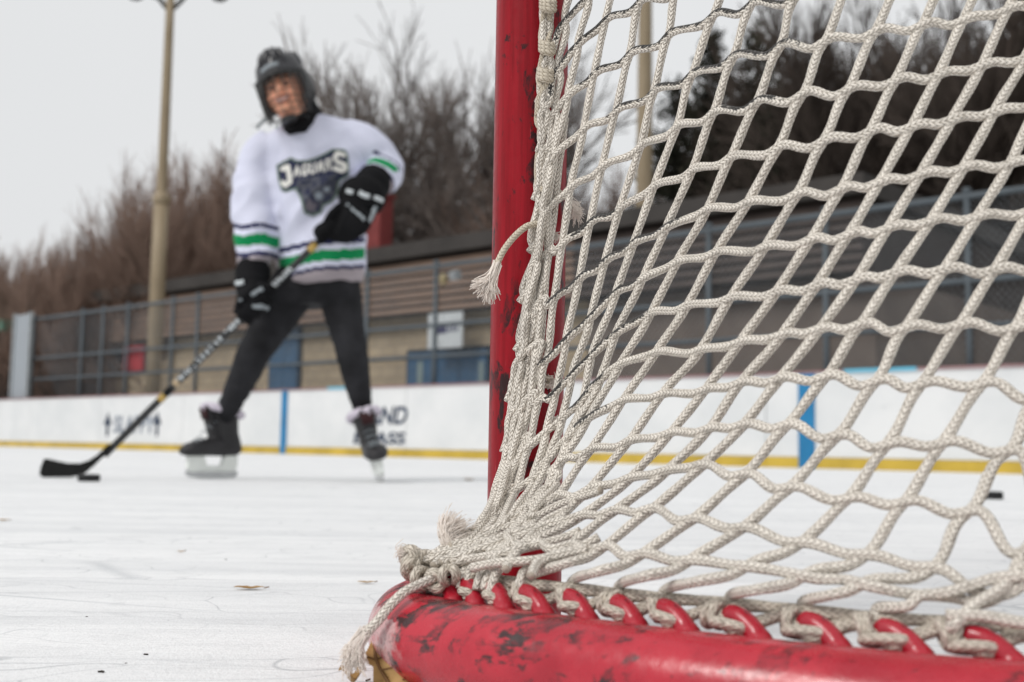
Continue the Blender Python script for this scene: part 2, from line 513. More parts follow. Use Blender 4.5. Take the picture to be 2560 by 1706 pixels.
# ================================================================ hockey goal
# ---- paints
def red_paint(name, base, light, wear, scl, bs=40, sq=(.45, 1, 1), thr=.535):
    t = NT(name)
    v = t.coord()
    streak = t.noise(t.coord('Object', scl), 30, 4, .6)
    big = t.noise(t.coord('Object', sq), bs, 6, .66, .35)
    fine = t.noise(t.coord('Object', sq), 75, 6, .7, .3)
    sp = t.noise(v, 160, 3, .6)
    col = t.mix(t.ramp(streak, [(.35, 0), (.65, 1)]), base, light)
    scuff = t.math('MULTIPLY', t.ramp(big, [(thr, 0), (thr + .04, 1)]), t.ramp(fine, [(.40, .25), (.55, 1)]))
    scuff2 = t.ramp(fine, [(.635, 0), (.68, 1)])
    col = t.mix(t.math('MULTIPLY', scuff, wear), col, (.022, .013, .014))
    col = t.mix(t.math('MULTIPLY', scuff2, wear * .8), col, (.035, .022, .022))
    pale = t.math('MULTIPLY', t.ramp(t.noise(t.coord('Object', scl), 60, 4, .7), [(.69, 0), (.75, 1)]), .5)
    col = t.mix(pale, col, (.62, .30, .30))
    return t, col, v, sp
t, col, v, sp = red_paint('red post paint', (.20, .004, .009), (.29, .006, .014), .95, (7, 7, .35), 42, (1, 1, .5), .56)
t.set(col, t.ramp(sp, [(.3, .28), (.7, .42)]), .17); t.bump(t.noise(v, 90, 3), .12, .002)
M_post = t.m
t, col, v, sp = red_paint('red base paint', (.35, .010, .024), (.47, .020, .038), .95, (1, 1, 1))
# bare, whitish rubbed patch low on the outer bend of the base, with red crayon-like scratches left on it
geo = t.n('ShaderNodeNewGeometry')
sx = t.n('ShaderNodeSeparateXYZ'); t.l(geo.outputs['Position'], sx.inputs[0])
low = t.math('LESS_THAN', t.math('ADD', sx.outputs[2], t.math('MULTIPLY', t.noise(v, 60, 4), .03)), .061)
mx = t.ramp(t.math('ADD', t.math('MULTIPLY', t.math('ADD', sx.outputs[0], .066), -28), t.math('MULTIPLY', t.noise(v, 90, 4), .6)), [(.28, 0), (.45, 1)])
mask = t.math('MULTIPLY', mx, low)
col = t.mix(t.math('MULTIPLY', mask, t.ramp(t.noise(v, 150, 5, .7), [(.36, .25), (.52, .85)])), col, (.60, .40, .40))
wv = t.ramp(t.noise(v, 34, 2, .5, 3.0), [(.485, 0), (.5, 1), (.515, 0)])
col = t.mix(t.math('MULTIPLY', t.math('MULTIPLY', wv, mx), .8), col, (.06, .045, .045))
t.set(col, t.ramp(sp, [(.3, .18), (.7, .36)]), .55); t.bump(t.noise(v, 120, 3), .25, .0012)
M_base = t.m

# ---- cord
def cord_material(name, light, dark, stitch=.0034, cols=5.0, height=.0011, soil=True):
    t = NT(name)
    uvn = t.n('ShaderNodeUVMap'); sp = t.n('ShaderNodeSeparateXYZ'); t.l(uvn.outputs[0], sp.inputs[0])
    cu = t.math('MULTIPLY', sp.outputs[0], cols)
    fr = t.math('FRACT', cu); fl = t.math('FLOOR', cu)
    a = t.math('ABSOLUTE', t.math('SUBTRACT', t.math('MULTIPLY', fr, 2), 1))
    odd = t.math('MULTIPLY', t.math('MODULO', fl, 2), .5)
    s = t.math('ADD', t.math('ADD', t.math('DIVIDE', sp.outputs[1], stitch), t.math('MULTIPLY', a, .75)), odd)
    sf = t.math('SUBTRACT', t.math('MULTIPLY', t.math('FRACT', s), 2), 1)
    h = t.math('MULTIPLY', t.math('SUBTRACT', 1, t.math('POWER', t.math('ABSOLUTE', sf), 2.2)), t.math('SUBTRACT', 1, t.math('MULTIPLY', t.math('POWER', a, 3), .8)))
    v = t.coord()
    fz = t.noise(v, 900, 3, .7); big = t.noise(v, 45, 4)
    h2 = t.math('ADD', h, t.math('MULTIPLY', fz, .35))
    cl = t.mix(t.ramp(big, [(.3, 0), (.7, 1)]), tuple(c * .86 for c in light), light)
    col = t.mix(t.ramp(h, [(.02, 1), (.42, 0)]), cl, dark)
    gr = t.math('MULTIPLY', t.ramp(t.noise(v, 300, 4, .7), [(.52, 0), (.68, 1)]), .55)
    col = t.mix(gr, col, (.20, .17, .13))
    if soil:
        at = t.n('ShaderNodeAttribute'); at.attribute_name = 'soil'
        nz = t.math('ADD', t.math('ADD', at.outputs['Fac'], t.math('MULTIPLY', t.math('SUBTRACT', t.noise(v, 210, 4, .8), .5), 2.6)), t.math('MULTIPLY', t.math('SUBTRACT', h, .5), -.25))
        on = t.math('GREATER_THAN', at.outputs['Fac'], .04)
        col = t.mix(t.math('MULTIPLY', on, t.ramp(nz, [(.46, 0), (.68, .96)])), col, (.024, .023, .023))
    t.set(col, .9, .15)
    t.b.inputs['Sheen Weight'].default_value = .15
    t.bump(h2, .9, height)
    return t.m
M_cord = cord_material('braided white cotton cord', (.95, .885, .795), (.22, .165, .11), .0036, 5.0, .0013)
M_rope = cord_material('grimy lacing rope', (.76, .69, .59), (.27, .21, .15), .0045, 5, .0012, False)
M_fray = simple('frayed cotton', (.78, .71, .65), .95, .1, .12, 60)
M_string = cord_material('thin lacing string', (.66, .59, .48), (.26, .20, .13), .003, 3, .0006, False)

# ---- frame in plan
TR = .028                                    # base tube radius
POST = W(1323, 550, .934); POST.z = 0
TH = R(35)                                   # direction of the goal line
GU = Vector((math.cos(TH), math.sin(TH), 0)); GN = Vector((math.sin(TH), -math.cos(TH), 0))
def tc(px, y_top, Y):                        # tube centre below a top point
    p = W(px, y_top, Y); return Vector((p.x, p.y, TR))
half = [Vector((POST.x, POST.y, TR)), Vector((POST.x - .030, POST.y - .018, TR)), Vector((-.050, .875, TR)), Vector((-.064, .82, TR)), Vector((-.0645, .777, TR)), Vector((-.0545, .742, TR)),
        tc(1142, 1493, .714), tc(1263, 1514, .683), tc(1427, 1531, .656), tc(1681, 1563, .617), tc(2025, 1597, .579), tc(2456, 1634, .5436)]
def loc(p): 
    q = p - Vector((POST.x, POST.y, 0)); return q.dot(GU), q.dot(GN)
# go on round the back of the goal and mirror to the far post
hw = .915
u_e, n_e = loc(half[-1]); u_d, n_d = loc(half[-2])
half += [Vector((POST.x, POST.y, TR)) + GU * uu + GN * nn for uu, nn in ((.035, .53), (.17, .63), (.38, .69), (.65, .72), (hw, .725))]
full = half + [Vector((POST.x, POST.y, TR)) + GU * (2 * hw - loc(p)[0]) + GN * loc(p)[1] for p in half[:-1][::-1]]
BASE = spline(full, .004)
BL = np.concatenate([[0], np.cumsum(np.linalg.norm(np.diff(BASE, axis=0), axis=1))])
def base_at(L):
    i = min(max(int(np.searchsorted(BL, L)), 1), len(BL) - 2)
    p = Vector(BASE[i]); T = Vector(BASE[i + 1] - BASE[i - 1]).normalized()
    N = Vector((-T.y, T.x, 0))               # towards the inside of the goal
    c = Vector((POST.x, POST.y, 0)) + GU * hw + GN * .3
    if N.dot(c - p) < 0: N = -N
    return p, T, N
goal = empty('hockey_goal', (POST.x, POST.y, 0))
tag(goal, 'red steel ice hockey goal with worn white cord net, scuffed post and base tube', 'hockey goal')
PR = .0302
far = POST + GU * 1.83
def post_pts(p): return [p + Vector((0, 0, z)) for z in np.linspace(.0, 1.22, 30)]
for p in (POST, far):
    acc = Acc(); acc.tube(post_pts(p), PR, 40)
    po = acc.obj('post', M_post, goal)
    if p is POST: post_o = po
acc = Acc(); acc.tube([POST + Vector((0, 0, 1.22)) + GU * x for x in np.linspace(-PR, 1.83 + PR, 20)], PR, 32)
acc.obj('crossbar', M_post, goal)
# top shelf bar carrying the net
top_h = [(0, 0), (-.03, .12), (.02, .30), (.15, .42), (.40, .47), (.915, .48)]
tp = [POST + GU * a + GN * b + Vector((0, 0, 1.2)) for a, b in top_h]
tp += [POST + GU * (1.83 - a) + GN * b + Vector((0, 0, 1.2)) for a, b in top_h[:-1][::-1]]
TOP = spline(tp, .01)
TLn = np.concatenate([[0], np.cumsum(np.linalg.norm(np.diff(TOP, axis=0), axis=1))])
acc = Acc(); acc.tube(TOP, .012, 12); acc.obj('top_bar', M_post, goal)
acc = Acc(); acc.tube(BASE, TR, 48); base_o = acc.obj('base_frame', M_base, goal)
# weld beads on the inner side of the post
for y in (48, 150, 262, 392, 520, 700, 860):
    c = W(1347, y, .9115); acc = Acc()
    for k in range(5):
        acc.ball(c + Vector((random.uniform(-.002, .003), 0, (k - 2) * .0042)), .0037, .003, .0045, n=8)
    link('weld_bead', voxel(acc, .001, [M_post], 'weld_bead', 1), post_o)


# ---- lacing hooks along the base: one shape, placed along the tube
hp = spline([(0, 0, -.007), (-.002, .001, .001), (-.007, .003, .0065), (-.0135, .005, .0105), (-.0195, .007, .0115), (-.0240, .008, .0105)], .001)
hr = np.interp(np.linspace(0, 1, len(hp)), [0, .1, .3, .85, 1], [.0140, .0092, .0060, .0054, .0020])
acc = Acc(); acc.tube(hp, hr, 14)
hook_me = acc.mesh('lacing_hook', M_base)
pegs = {}
HSP = .0452
peg_px = [1070, 1110, 1164, 1238, 1325, 1434, 1549, 1679, 1844, 2028, 2231, 2446]
# the hooks seen in the photo stand closer together on the inside of the bend
iL = int(np.argmin(BASE[:len(BASE) // 2, 0] - 0 * BL[:len(BASE) // 2]))
def hook_px(L):
    p, T, N = base_at(L)
    return proj(p + N * .016 + T * -.014 + Vector((0, 0, TR * .86 + .0105)))[0]
cand = [BL[i] for i in range(iL, len(BL)) if BL[i] < 1.1]
cpx = [hook_px(L) for L in cand]
HOOKS = []
for q in peg_px:
    HOOKS.append(cand[min(range(len(cand)), key=lambda i: abs(cpx[i] - q))])
L0 = HOOKS[10]; HSP = .0405
L = HOOKS[-1] + HSP
while L < BL[-1] - .12:
    HOOKS.append(L); L += HSP
HF = []
for L in HOOKS:
    p, T, N = base_at(L)
    b = p + N * .012 + Vector((0, 0, TR * .86))
    rot = Matrix((T, N, Vector((0, 0, 1)))).transposed()
    o = link('lacing_hook', hook_me, base_o)
    o.location = (0, 0, 0)
    o.matrix_local = Matrix.Translation(b) @ rot.to_4x4()
    HF.append((b, T, N))
print('hooks', len(HOOKS), [round(proj(b + T * -.018 + Vector((0, 0, .0185)))[0]) for b, T, N in HF[:14]])
def HW(i, t, n, z):
    b, T, N = HF[i]; return b + T * t + N * n + Vector((0, 0, z))
# lacing rope threaded under the hooks
acc = Acc()
ra = []; rb = []
for i in range(len(HF)):
    j = random.uniform(-.0012, .0012)
    gap = (HOOKS[i] - HOOKS[i - 1]) / HSP if i else 1.0   # closer hooks, tighter weave
    g = min(1.0, max(.45, gap))
    ra += [HW(i, .008 * g, .011, .0125 + j), HW(i, .000, .010, .0100), HW(i, -.008 * g, .003, .0060 + j), HW(i, -.014 * g, -.001, .0045), HW(i, -.021 * g, .003, .0070), HW(i, -.027 * g, .011, .0120 + j)][::-1]
    rb += [HW(i, -.022 * g, .014, .0140 + j), HW(i, -.013 * g, .012, .0080), HW(i, -.005 * g, .013, .0095 - j), HW(i, .007 * g, .017, .0150)][::-1]
acc.tube(spline(ra, .002), .0031, 9)
acc.tube(spline(rb, .002), .0030, 9)
for i in range(len(HF)):
    b, T, N = HF[i]
    gap = (HOOKS[i] - HOOKS[i - 1]) / HSP if i else 1.0
    g = min(1.0, max(.45, gap))
    ring = []
    w1, w2, tz = random.uniform(.0095, .0115) * g, random.uniform(.006, .008), random.uniform(-.002, .002)
    for q in np.linspace(0, 2 * math.pi * 1.1, 18):
        ring.append(HW(i, -.0175 * g + w1 * math.cos(q), .004 + w2 * math.sin(q), .0060 + tz * math.cos(q) - .0022 * math.sin(q)))
    acc.tube(spline(ring, .0015), .0029, 9)
    for t0 in (-.026, -.0305):
        ring = []; ph = random.random() * 6
        for q in np.linspace(0, 2 * math.pi, 14):
            ring.append(HW(i, t0 * g + .0022 * math.cos(q + ph), .009 + .0058 * math.cos(q), .0105 + .0056 * math.sin(q)))
        acc.tube(spline(ring, .0015), .0027, 9)
acc.obj('lacing_rope', M_rope, goal, uv=True)

# ================================================================ the net
CR = .00298
def tps(P, V):
    P = np.asarray(P, float) / 1000; V = np.asarray(V, float); n = len(P)
    d = np.linalg.norm(P[:, None] - P[None], axis=2)
    K = np.where(d > 0, d**2 * np.log(d + 1e-12), 0) + np.eye(n) * .01
    A = np.zeros((n + 3, n + 3)); A[:n, :n] = K; A[:n, n] = 1; A[:n, n + 1:] = P; A[n, :n] = 1; A[n + 1:, :n] = P.T
    w = np.linalg.solve(A, np.concatenate([V, np.zeros(3)]))
    def f(px, py):
        q = np.array([px, py]) / 1000
        d = np.linalg.norm(P - q, axis=1)
        return float((np.where(d > 0, d**2 * np.log(d + 1e-12), 0) * w[:n]).sum() + w[n] + w[n + 1] * q[0] + w[n + 2] * q[1])
    return f
DP = [(1340, 0, .893), (1330, 400, .893), (1310, 700, .892), (1280, 1000, .888), (1250, 1150, .875), (1200, 1290, .83), (1100, 1375, .775), (1050, 1400, .765),
      (1420, 0, .893), (1400, 600, .886), (1420, 900, .868), (1400, 1100, .855), (1350, 1250, .815), (1250, 1385, .722),
      (1560, 0, .87), (1560, 400, .86), (1560, 800, .835), (1560, 1100, .785), (1500, 1300, .728), (1400, 1405, .688),
      (1760, 0, .81), (1760, 400, .78), (1760, 800, .75), (1760, 1100, .705), (1700, 1390, .645),
      (1960, 0, .75), (1960, 400, .71), (1960, 800, .688), (1960, 1150, .645), (2000, 1440, .605),
      (2260, 0, .71), (2260, 400, .67), (2260, 800, .638), (2260, 1150, .61), (2300, 1490, .578),
      (2560, 0, .69), (2560, 400, .655), (2560, 800, .618), (2560, 1150, .592), (2560, 1500, .560)]
DF = tps([p[:2] for p in DP], [p[2] for p in DP])
def NP(px, py, dY=0.0):
    return W(px, py, DF(min(max(px, 1020), 2700), min(max(py, -150), 1560)) + dY)
# corner positions of the photo tiles the meshes were measured in (scale 3.92 per pixel)
TO = {1: (1360, 0), 2: (1760, 0), 3: (2160, 0), 4: (1360, 400), 5: (1760, 400), 6: (2160, 400), 7: (1360, 800), 8: (1760, 800), 9: (2160, 800), 10: (1360, 1200), 11: (1760, 1200), 12: (2160, 1200)}
def T_(t, x, y): return TO[t][0] + x / 3.92, TO[t][1] + y / 3.92
# rows of meshes: Q[j] = [(k, tile, x, y) ...]   k = number of the steep cord
Qs = {
 0: [(-1, 1, 210, 225), (0, 1, 440, -25)],
 1: [(-1, 1, 150, 690), (0, 1, 330, 460), (1, 1, 590, 235), (2, 1, 920, 60), (3, 1, 1290, -80)],
 2: [(0, 1, 230, 960), (1, 1, 480, 760), (2, 1, 820, 570), (3, 1, 1195, 390), (4, 2, 70, 190), (5, 2, 440, 80), (6, 2, 880, -10)],
 3: [(0, 1, 100, 1530), (1, 1, 380, 1290), (2, 1, 690, 1120), (3, 1, 1060, 930), (4, 1, 1430, 770), (5, 2, 260, 600), (6, 2, 715, 490), (7, 2, 1165, 430), (8, 3, 90, 335), (9, 3, 550, 270), (10, 3, 960, 215), (11, 3, 1400, 110)],
 4: [(0, 4, 40, 490), (1, 4, 255, 295), (2, 4, 555, 100), (3, 1, 930, 1465), (4, 1, 1280, 1280), (5, 2, 70, 1140), (6, 2, 490, 1035), (7, 2, 940, 955), (8, 2, 1390, 900), (9, 3, 290, 810), (10, 3, 715, 750), (11, 3, 1145, 660), (12, 3, 1575, 580)],
 5: [(1, 4, 170, 845), (2, 4, 440, 650), (3, 4, 730, 500), (4, 4, 1060, 290), (5, 4, 1430, 130), (6, 5, 240, 5), (7, 2, 700, 1475), (8, 2, 1150, 1405), (9, 3, 40, 1310), (10, 3, 450, 1260), (11, 3, 850, 1190), (12, 3, 1270, 1110), (13, 3, 1700, 1020)],
 6: [(1, 4, 95, 1375), (2, 4, 335, 1195), (3, 4, 585, 1025), (4, 4, 860, 850), (5, 4, 1180, 690), (6, 5, 10, 510), (7, 5, 410, 435), (8, 5, 890, 360), (9, 5, 1320, 310), (10, 6, 140, 235), (11, 6, 540, 160), (12, 6, 960, 95), (13, 6, 1420, 50)],
 7: [(1, 7, 10, 400), (2, 7, 210, 220), (3, 7, 445, 5), (4, 4, 690, 1335), (5, 4, 950, 1190), (6, 4, 1290, 1020), (7, 5, 100, 925), (8, 5, 580, 870), (9, 5, 1020, 805), (10, 5, 1400, 750), (11, 6, 220, 685), (12, 6, 640, 615), (13, 6, 1100, 570), (14, 6, 1610, 520)],
 8: [(2, 7, 110, 720), (3, 7, 270, 560), (4, 7, 460, 370), (5, 7, 690, 165), (6, 4, 1030, 1525), (7, 4, 1380, 1450), (8, 5, 240, 1370), (9, 5, 690, 1310), (10, 5, 1080, 1250), (11, 5, 1470, 1190), (12, 6, 290, 1125), (13, 6, 770, 1090), (14, 6, 1270, 1090), (15, 6, 1760, 1060)],
 9: [(3, 7, 170, 985), (4, 7, 370, 800), (5, 7, 530, 620), (6, 7, 730, 460), (7, 7, 1080, 335), (8, 7, 1510, 310), (9, 8, 335, 235), (10, 8, 740, 165), (11, 8, 1110, 110), (12, 8, 1510, 70), (13, 9, 390, 90), (14, 9, 920, 65), (15, 9, 1470, 85), (16, 9, 2020, 60)],
 10: [(5, 7, 230, 1180), (6, 7, 410, 1000), (7, 7, 750, 815), (8, 7, 1140, 745), (9, 7, 1560, 700), (10, 8, 340, 635), (11, 8, 720, 595), (12, 8, 1170, 575), (13, 9, 90, 620), (14, 9, 550, 640), (15, 9, 1140, 640), (16, 9, 1700, 780)],
 11: [(6, 7, 150, 1430), (7, 7, 420, 1310), (8, 7, 800, 1215), (9, 7, 1210, 1130), (10, 8, 20, 1085), (11, 8, 360, 1045), (12, 8, 785, 1050), (13, 8, 1280, 1150), (14, 9, 210, 1230), (15, 9, 755, 1220), (16, 9, 1385, 1305)],
 12: [(7, 10, 80, 210), (8, 10, 390, 130), (9, 10, 800, 10), (10, 7, 1165, 1500), (11, 8, -40, 1440), (12, 11, 365, -40), (13, 11, 815, 85), (14, 11, 1390, 190), (15, 12, 380, 230), (16, 12, 1000, 330), (17, 12, 1590, 680)],
 13: [(8, 10, 70, 440), (9, 10, 310, 380), (10, 10, 640, 330), (11, 10, 1010, 310), (12, 10, 1420, 400), (13, 11, 345, 480), (14, 11, 920, 620), (15, 12, -20, 740), (16, 12, 620, 870), (17, 12, 1290, 1115)],
 14: [(9, 10, -170, 640), (10, 10, 190, 665), (11, 10, 530, 680), (12, 10, 910, 745), (13, 10, 1390, 800), (14, 11, 390, 855), (15, 11, 960, 945), (16, 11, 1540, 1025), (17, 12, 700, 1130)],
}
PX = {}                                       # (k, j) -> pixel
for j, row in Qs.items():
    for k, t_, x, y in row: PX[(k, j)] = T_(t_, x, y)
TRACED = set(PX)
# gathered cords that run down the post and fan out to the corner of the base
BUN = {
 -3: [(1362, -40), (1358, 150), (1352, 330), (1345, 480), (1333, 600), (1312, 760), (1294, 900), (1277, 1020), (1259, 1150), (1237, 1245), (1190, 1325), (1100, 1378), (1040, 1392)],
 -2: [(1374, -40), (1368, 200), (1360, 380), (1352, 520), (1340, 640), (1322, 780), (1304, 900), (1288, 1020), (1268, 1160), (1245, 1250), (1205, 1325), (1120, 1382), (1055, 1408)],
 -1: [(1385, 300), (1372, 420), (1362, 540), (1348, 680), (1330, 820), (1312, 960), (1295, 1080), (1272, 1190), (1230, 1290), (1150, 1360), (1080, 1418)],
 0: [(1364, 660), (1350, 800), (1333, 930), (1315, 1060), (1290, 1180), (1250, 1275), (1175, 1360), (1100, 1425)],
 1: [(1345, 1010), (1325, 1110), (1300, 1210), (1255, 1300), (1180, 1375), (1120, 1428)],
 2: [(1374, 1060), (1350, 1140), (1320, 1225), (1270, 1310), (1190, 1390), (1150, 1432)],
 3: [(1378, 1110), (1345, 1220), (1285, 1325), (1200, 1400), (1165, 1436)],
 4: [(1425, 1085), (1390, 1170), (1345, 1260), (1285, 1345), (1210, 1405), (1180, 1436)],
 5: [(1388, 1195), (1340, 1280), (1280, 1355), (1225, 1410)],
 6: [(1352, 1252), (1290, 1340), (1225, 1395), (1205, 1440)],
 7: [(1310, 1335), (1240, 1395), (1225, 1440)],
 8: [(1300, 1370), (1255, 1410), (1240, 1445)],
 9: [(1262, 1395), (1245, 1440)],
 10: [(1345, 1400), (1310, 1440)],
 11: [(1420, 1408)],
 12: [(1500, 1428)],
 13: [(1612, 1440)],
 14: [(1745, 1453)],
 15: [(1890, 1475)],
 16: [(2080, 1488)],
 17: [(2275, 1515)],
}
# the meshes go on inside the gathered part, drawn out long and narrow
BEND = {}
for k, path in BUN.items():
    if k > 10: continue
    own = sorted(j for (kk, j) in PX if kk == k)
    if own: start = PX[(k, own[-1])]; jn = own[-1] + 1; first = 108
    else: start = path[0]; jn = -1 if k == -2 else -2; first = 50
    poly = [np.array(start, float)] + [np.array(b, float) for b in path if own or b is not path[0]]
    L_ = [0.0]
    for a_, b_ in zip(poly, poly[1:]): L_.append(L_[-1] + float(np.linalg.norm(b_ - a_)))
    s_ = first
    while s_ < L_[-1] - 45:
        q = [float(np.interp(s_, L_, [p_[c_] for p_ in poly])) for c_ in (0, 1)]
        PX[(k, jn)] = (q[0] + random.uniform(-4, 4), q[1] + random.uniform(-6, 6)); jn += 1
        s_ += random.uniform(112, 142) * (1.0 if q[1] < 1200 else .8)
    BEND[k] = [tuple(poly[-1])]
BJ = {}
P3 = {kj: NP(p[0], p[1], random.uniform(-.006, .003) if p[0] < 1400 and kj[0] <= 10 and kj not in TRACED else 0) for kj, p in PX.items()}
# carry the mesh on beyond the picture: up to the crossbar and round the back
KMAX, JMIN = 34, -14
def base_net(k):                              # foot of steep cord k on the base
    L = L0 + (k - 17.6) * HSP
    p, T, N = base_at(L); return p + N * .015 + Vector((0, 0, .045))
def top_net(k):
    f = min(max((k + 6) / 60, 0), 1); L = .15 + f * TLn[-1] * .62
    i = min(int(np.searchsorted(TLn, L)), len(TOP) - 1); return Vector(TOP[i])
for k in range(-3, 18):                       # upwards
    js = sorted(j for (kk, j) in P3 if kk == k)
    if not js: continue
    j0 = js[0]; p0 = P3[(k, j0)]
    tgt = top_net(k + 1.0)
    n = j0 - JMIN
    st = (P3[(k, j0)] - P3[(k, j0 + 1)]) if (k, j0 + 1) in P3 else Vector((.012, .004, .034))
    for q in range(1, n + 1):
        f = q / n
        a_ = p0 + st * q; b_ = p0.lerp(tgt, f)
        P3[(k, j0 - q)] = a_.lerp(b_, min(1, f * 1.6))
for k in range(13, KMAX):                     # sideways
    for j in range(JMIN, 16):
        if (k, j) in P3: continue
        if (k, j) not in P3 and k < 18 and j > 14: continue
        f = (j - JMIN) / (15 - JMIN)
        q = top_net(k + (15 - j) * .5).lerp(base_net(k - (15 - j) * -.35), f)
        c = Vector((POST.x, POST.y, q.z)) + GU * hw + GN * .2
        q = q + (q - c).normalized() * (.03 * math.sin(math.pi * f))
        if (k - 1, j) in P3 and (k - 2, j) in P3:
            lin = P3[(k - 1, j)] * 2 - P3[(k - 2, j)]
            w_ = min(1, max(0, (k - 16) / 5))
            q = lin.lerp(q, w_)
        P3[(k, j)] = q
def nb(k, j): return P3.get((k, j))
NODE = {}
for (k, j), p in P3.items():
    up, dn, lf, rt = nb(k, j - 1), nb(k, j + 1), nb(k - 1, j), nb(k + 1, j)
    us = (up or p) - (dn or p); uh = (rt or p) - (lf or p)
    if us.length < 1e-6: us = Vector((.3, 0, 1))
    if uh.length < 1e-6: uh = Vector((1, -.2, .2))
    us.normalize(); uh.normalize()
    t = (us * 1.45 + uh).normalized()
    nrm = uh.cross(us)
    if nrm.length < 1e-6: nrm = Vector((0, -1, 0))
    nrm.normalize()
    side = nrm.cross(t)                       # to the upper left of the merge
    if side.dot(us - uh) < 0: side = -side
    NODE[(k, j)] = (p, t, side.normalized(), nrm)
ML = .0070
def ml_(k, j): return ML if (k, j) in TRACED or k > 10 else .0055
steep = {}; shallow = {}
ks = sorted(set(k for k, j in P3)); jsall = sorted(set(j for k, j in P3))
net = Acc()
SOIL = {0: [(-2, 3)], 1: [(-2, 3)], 2: [(.3, 6.2)], 3: [(1.6, 6.6)], 4: [(5.0, 6.9)], 5: [(1.4, 3.4)], 6: [(.4, 5.6)], 7: [(.5, 5.4)], 8: [(1.4, 6.2)], 9: [(3.4, 5.6)], 10: [(5.2, 7.0)]}
def soil_fn(j, kk):
    s = 0.0
    for a_, b_ in SOIL.get(j, []):
        if a_ < kk < b_: s = max(s, min(1, min(kk - a_, b_ - kk) * 2.5))
    return s
def add_cord(pts, ds=.0018, soil=None):
    c = spline(pts, ds)
    if soil is not None:
        q_ = np.array([tuple(p) for p in pts]); aL = np.concatenate([[0], np.cumsum(np.linalg.norm(np.diff(q_, axis=0), axis=1))])
    # slight unevenness of the yarn
    r = CR * (1 + .05 * np.sin(np.arange(len(c)) * .37 + random.random() * 6)) * (1 + rng.normal(0, .012, len(c)))
    at = None
    if soil is not None:
        cL = np.concatenate([[0], np.cumsum(np.linalg.norm(np.diff(c, axis=0), axis=1))])
        at = np.interp(cL / cL[-1], aL / aL[-1], soil)
    net.tube(c, r, 10, u0=random.random() * .1, at=at if at is not None else np.zeros(len(c)))
for k in ks:
    pts = []
    for j in jsall:
        if (k, j) not in NODE: continue
        p, t, sd_, nr = NODE[(k, j)]
        pts += [p + t * ml_(k, j) + sd_ * .0028 - nr * .0006, p - t * ml_(k, j) - sd_ * .0028 - nr * .0006]
    for q, b in enumerate(BEND.get(k, BUN.get(k, []))):
        pts.append(NP(b[0] + random.uniform(-4, 4), b[1] - (12 if k <= 10 else 0), .014 if k <= 10 else random.uniform(-.006, .004)))
    if k <= 10 and BUN.get(k):
        b = BUN[k][-1]; pts.append(NP(b[0] - 10, b[1] + 16, .022)); pts.append(NP(b[0] - 14, b[1] + 36, .030))
    hi = k - 7                                # the hook this cord is tied to
    if k > 10 and 0 <= hi < len(HF) - 1:
        pts += [HW(hi, -.024, .018, .019), HW(hi, -.020, .013, .011), HW(hi, -.013, .009, .005)]
    if len(pts) > 2: add_cord(pts)
for j in jsall:
    kk = [k for k in ks if (k, j) in NODE]
    pts = []; sl = []
    k0 = kk[0]
    for k in kk:
        p, t, sd_, nr = NODE[(k, j)]
        pts += [p - t * ml_(k, j) + sd_ * .0028 + nr * .0008, p + t * ml_(k, j) - sd_ * .0028 + nr * .0008]
        sl += [soil_fn(j, k - .2), soil_fn(j, k + .2)]
    # in-between soil values keep the count of control points
    add_cord(pts, soil=sl)
# the lowest rows sweep left to the corner, in front of the post's foot
for pts in ([(1500, 1228), (1400, 1262), (1320, 1300), (1250, 1328), (1190, 1352), (1138, 1376), (1085, 1392)],
            [(1442, 1297), (1378, 1316), (1320, 1334), (1270, 1350), (1215, 1366), (1150, 1388), (1100, 1405)],
            [(1450, 1330), (1385, 1352), (1330, 1366), (1270, 1382), (1210, 1392), (1150, 1404)],
            [(1470, 1372), (1400, 1388), (1340, 1398), (1290, 1405), (1230, 1410), (1180, 1420)],
            [(1408, 1225), (1350, 1272), (1290, 1318), (1235, 1352), (1160, 1392)],
            [(1425, 1270), (1372, 1300), (1330, 1338), (1285, 1385), (1262, 1425)],
            [(1500, 1345), (1440, 1372), (1390, 1385), (1345, 1408), (1325, 1440)]):
    add_cord([NP(x + random.uniform(-3, 3), y + random.uniform(-3, 3), random.uniform(-.007, .001)) for x, y in pts])
# a few more slack cords lying in the gathered bundle
for q in range(1):
    base = BUN[random.choice([-3, -2, -1])]
    o0, o1 = random.uniform(0, 40), random.uniform(0, 40)
    add_cord([NP(x + (o0 + (o1 - o0) * i / len(base)) * (1 if y < 1200 else .5) + random.uniform(-6, 6), y + random.uniform(-10, 10), random.uniform(-.002, .012)) for i, (x, y) in enumerate(base)])
net_o = net.obj('net', M_cord, goal, uv=True, attr='soil')
print('net verts', len(net_o.data.vertices))

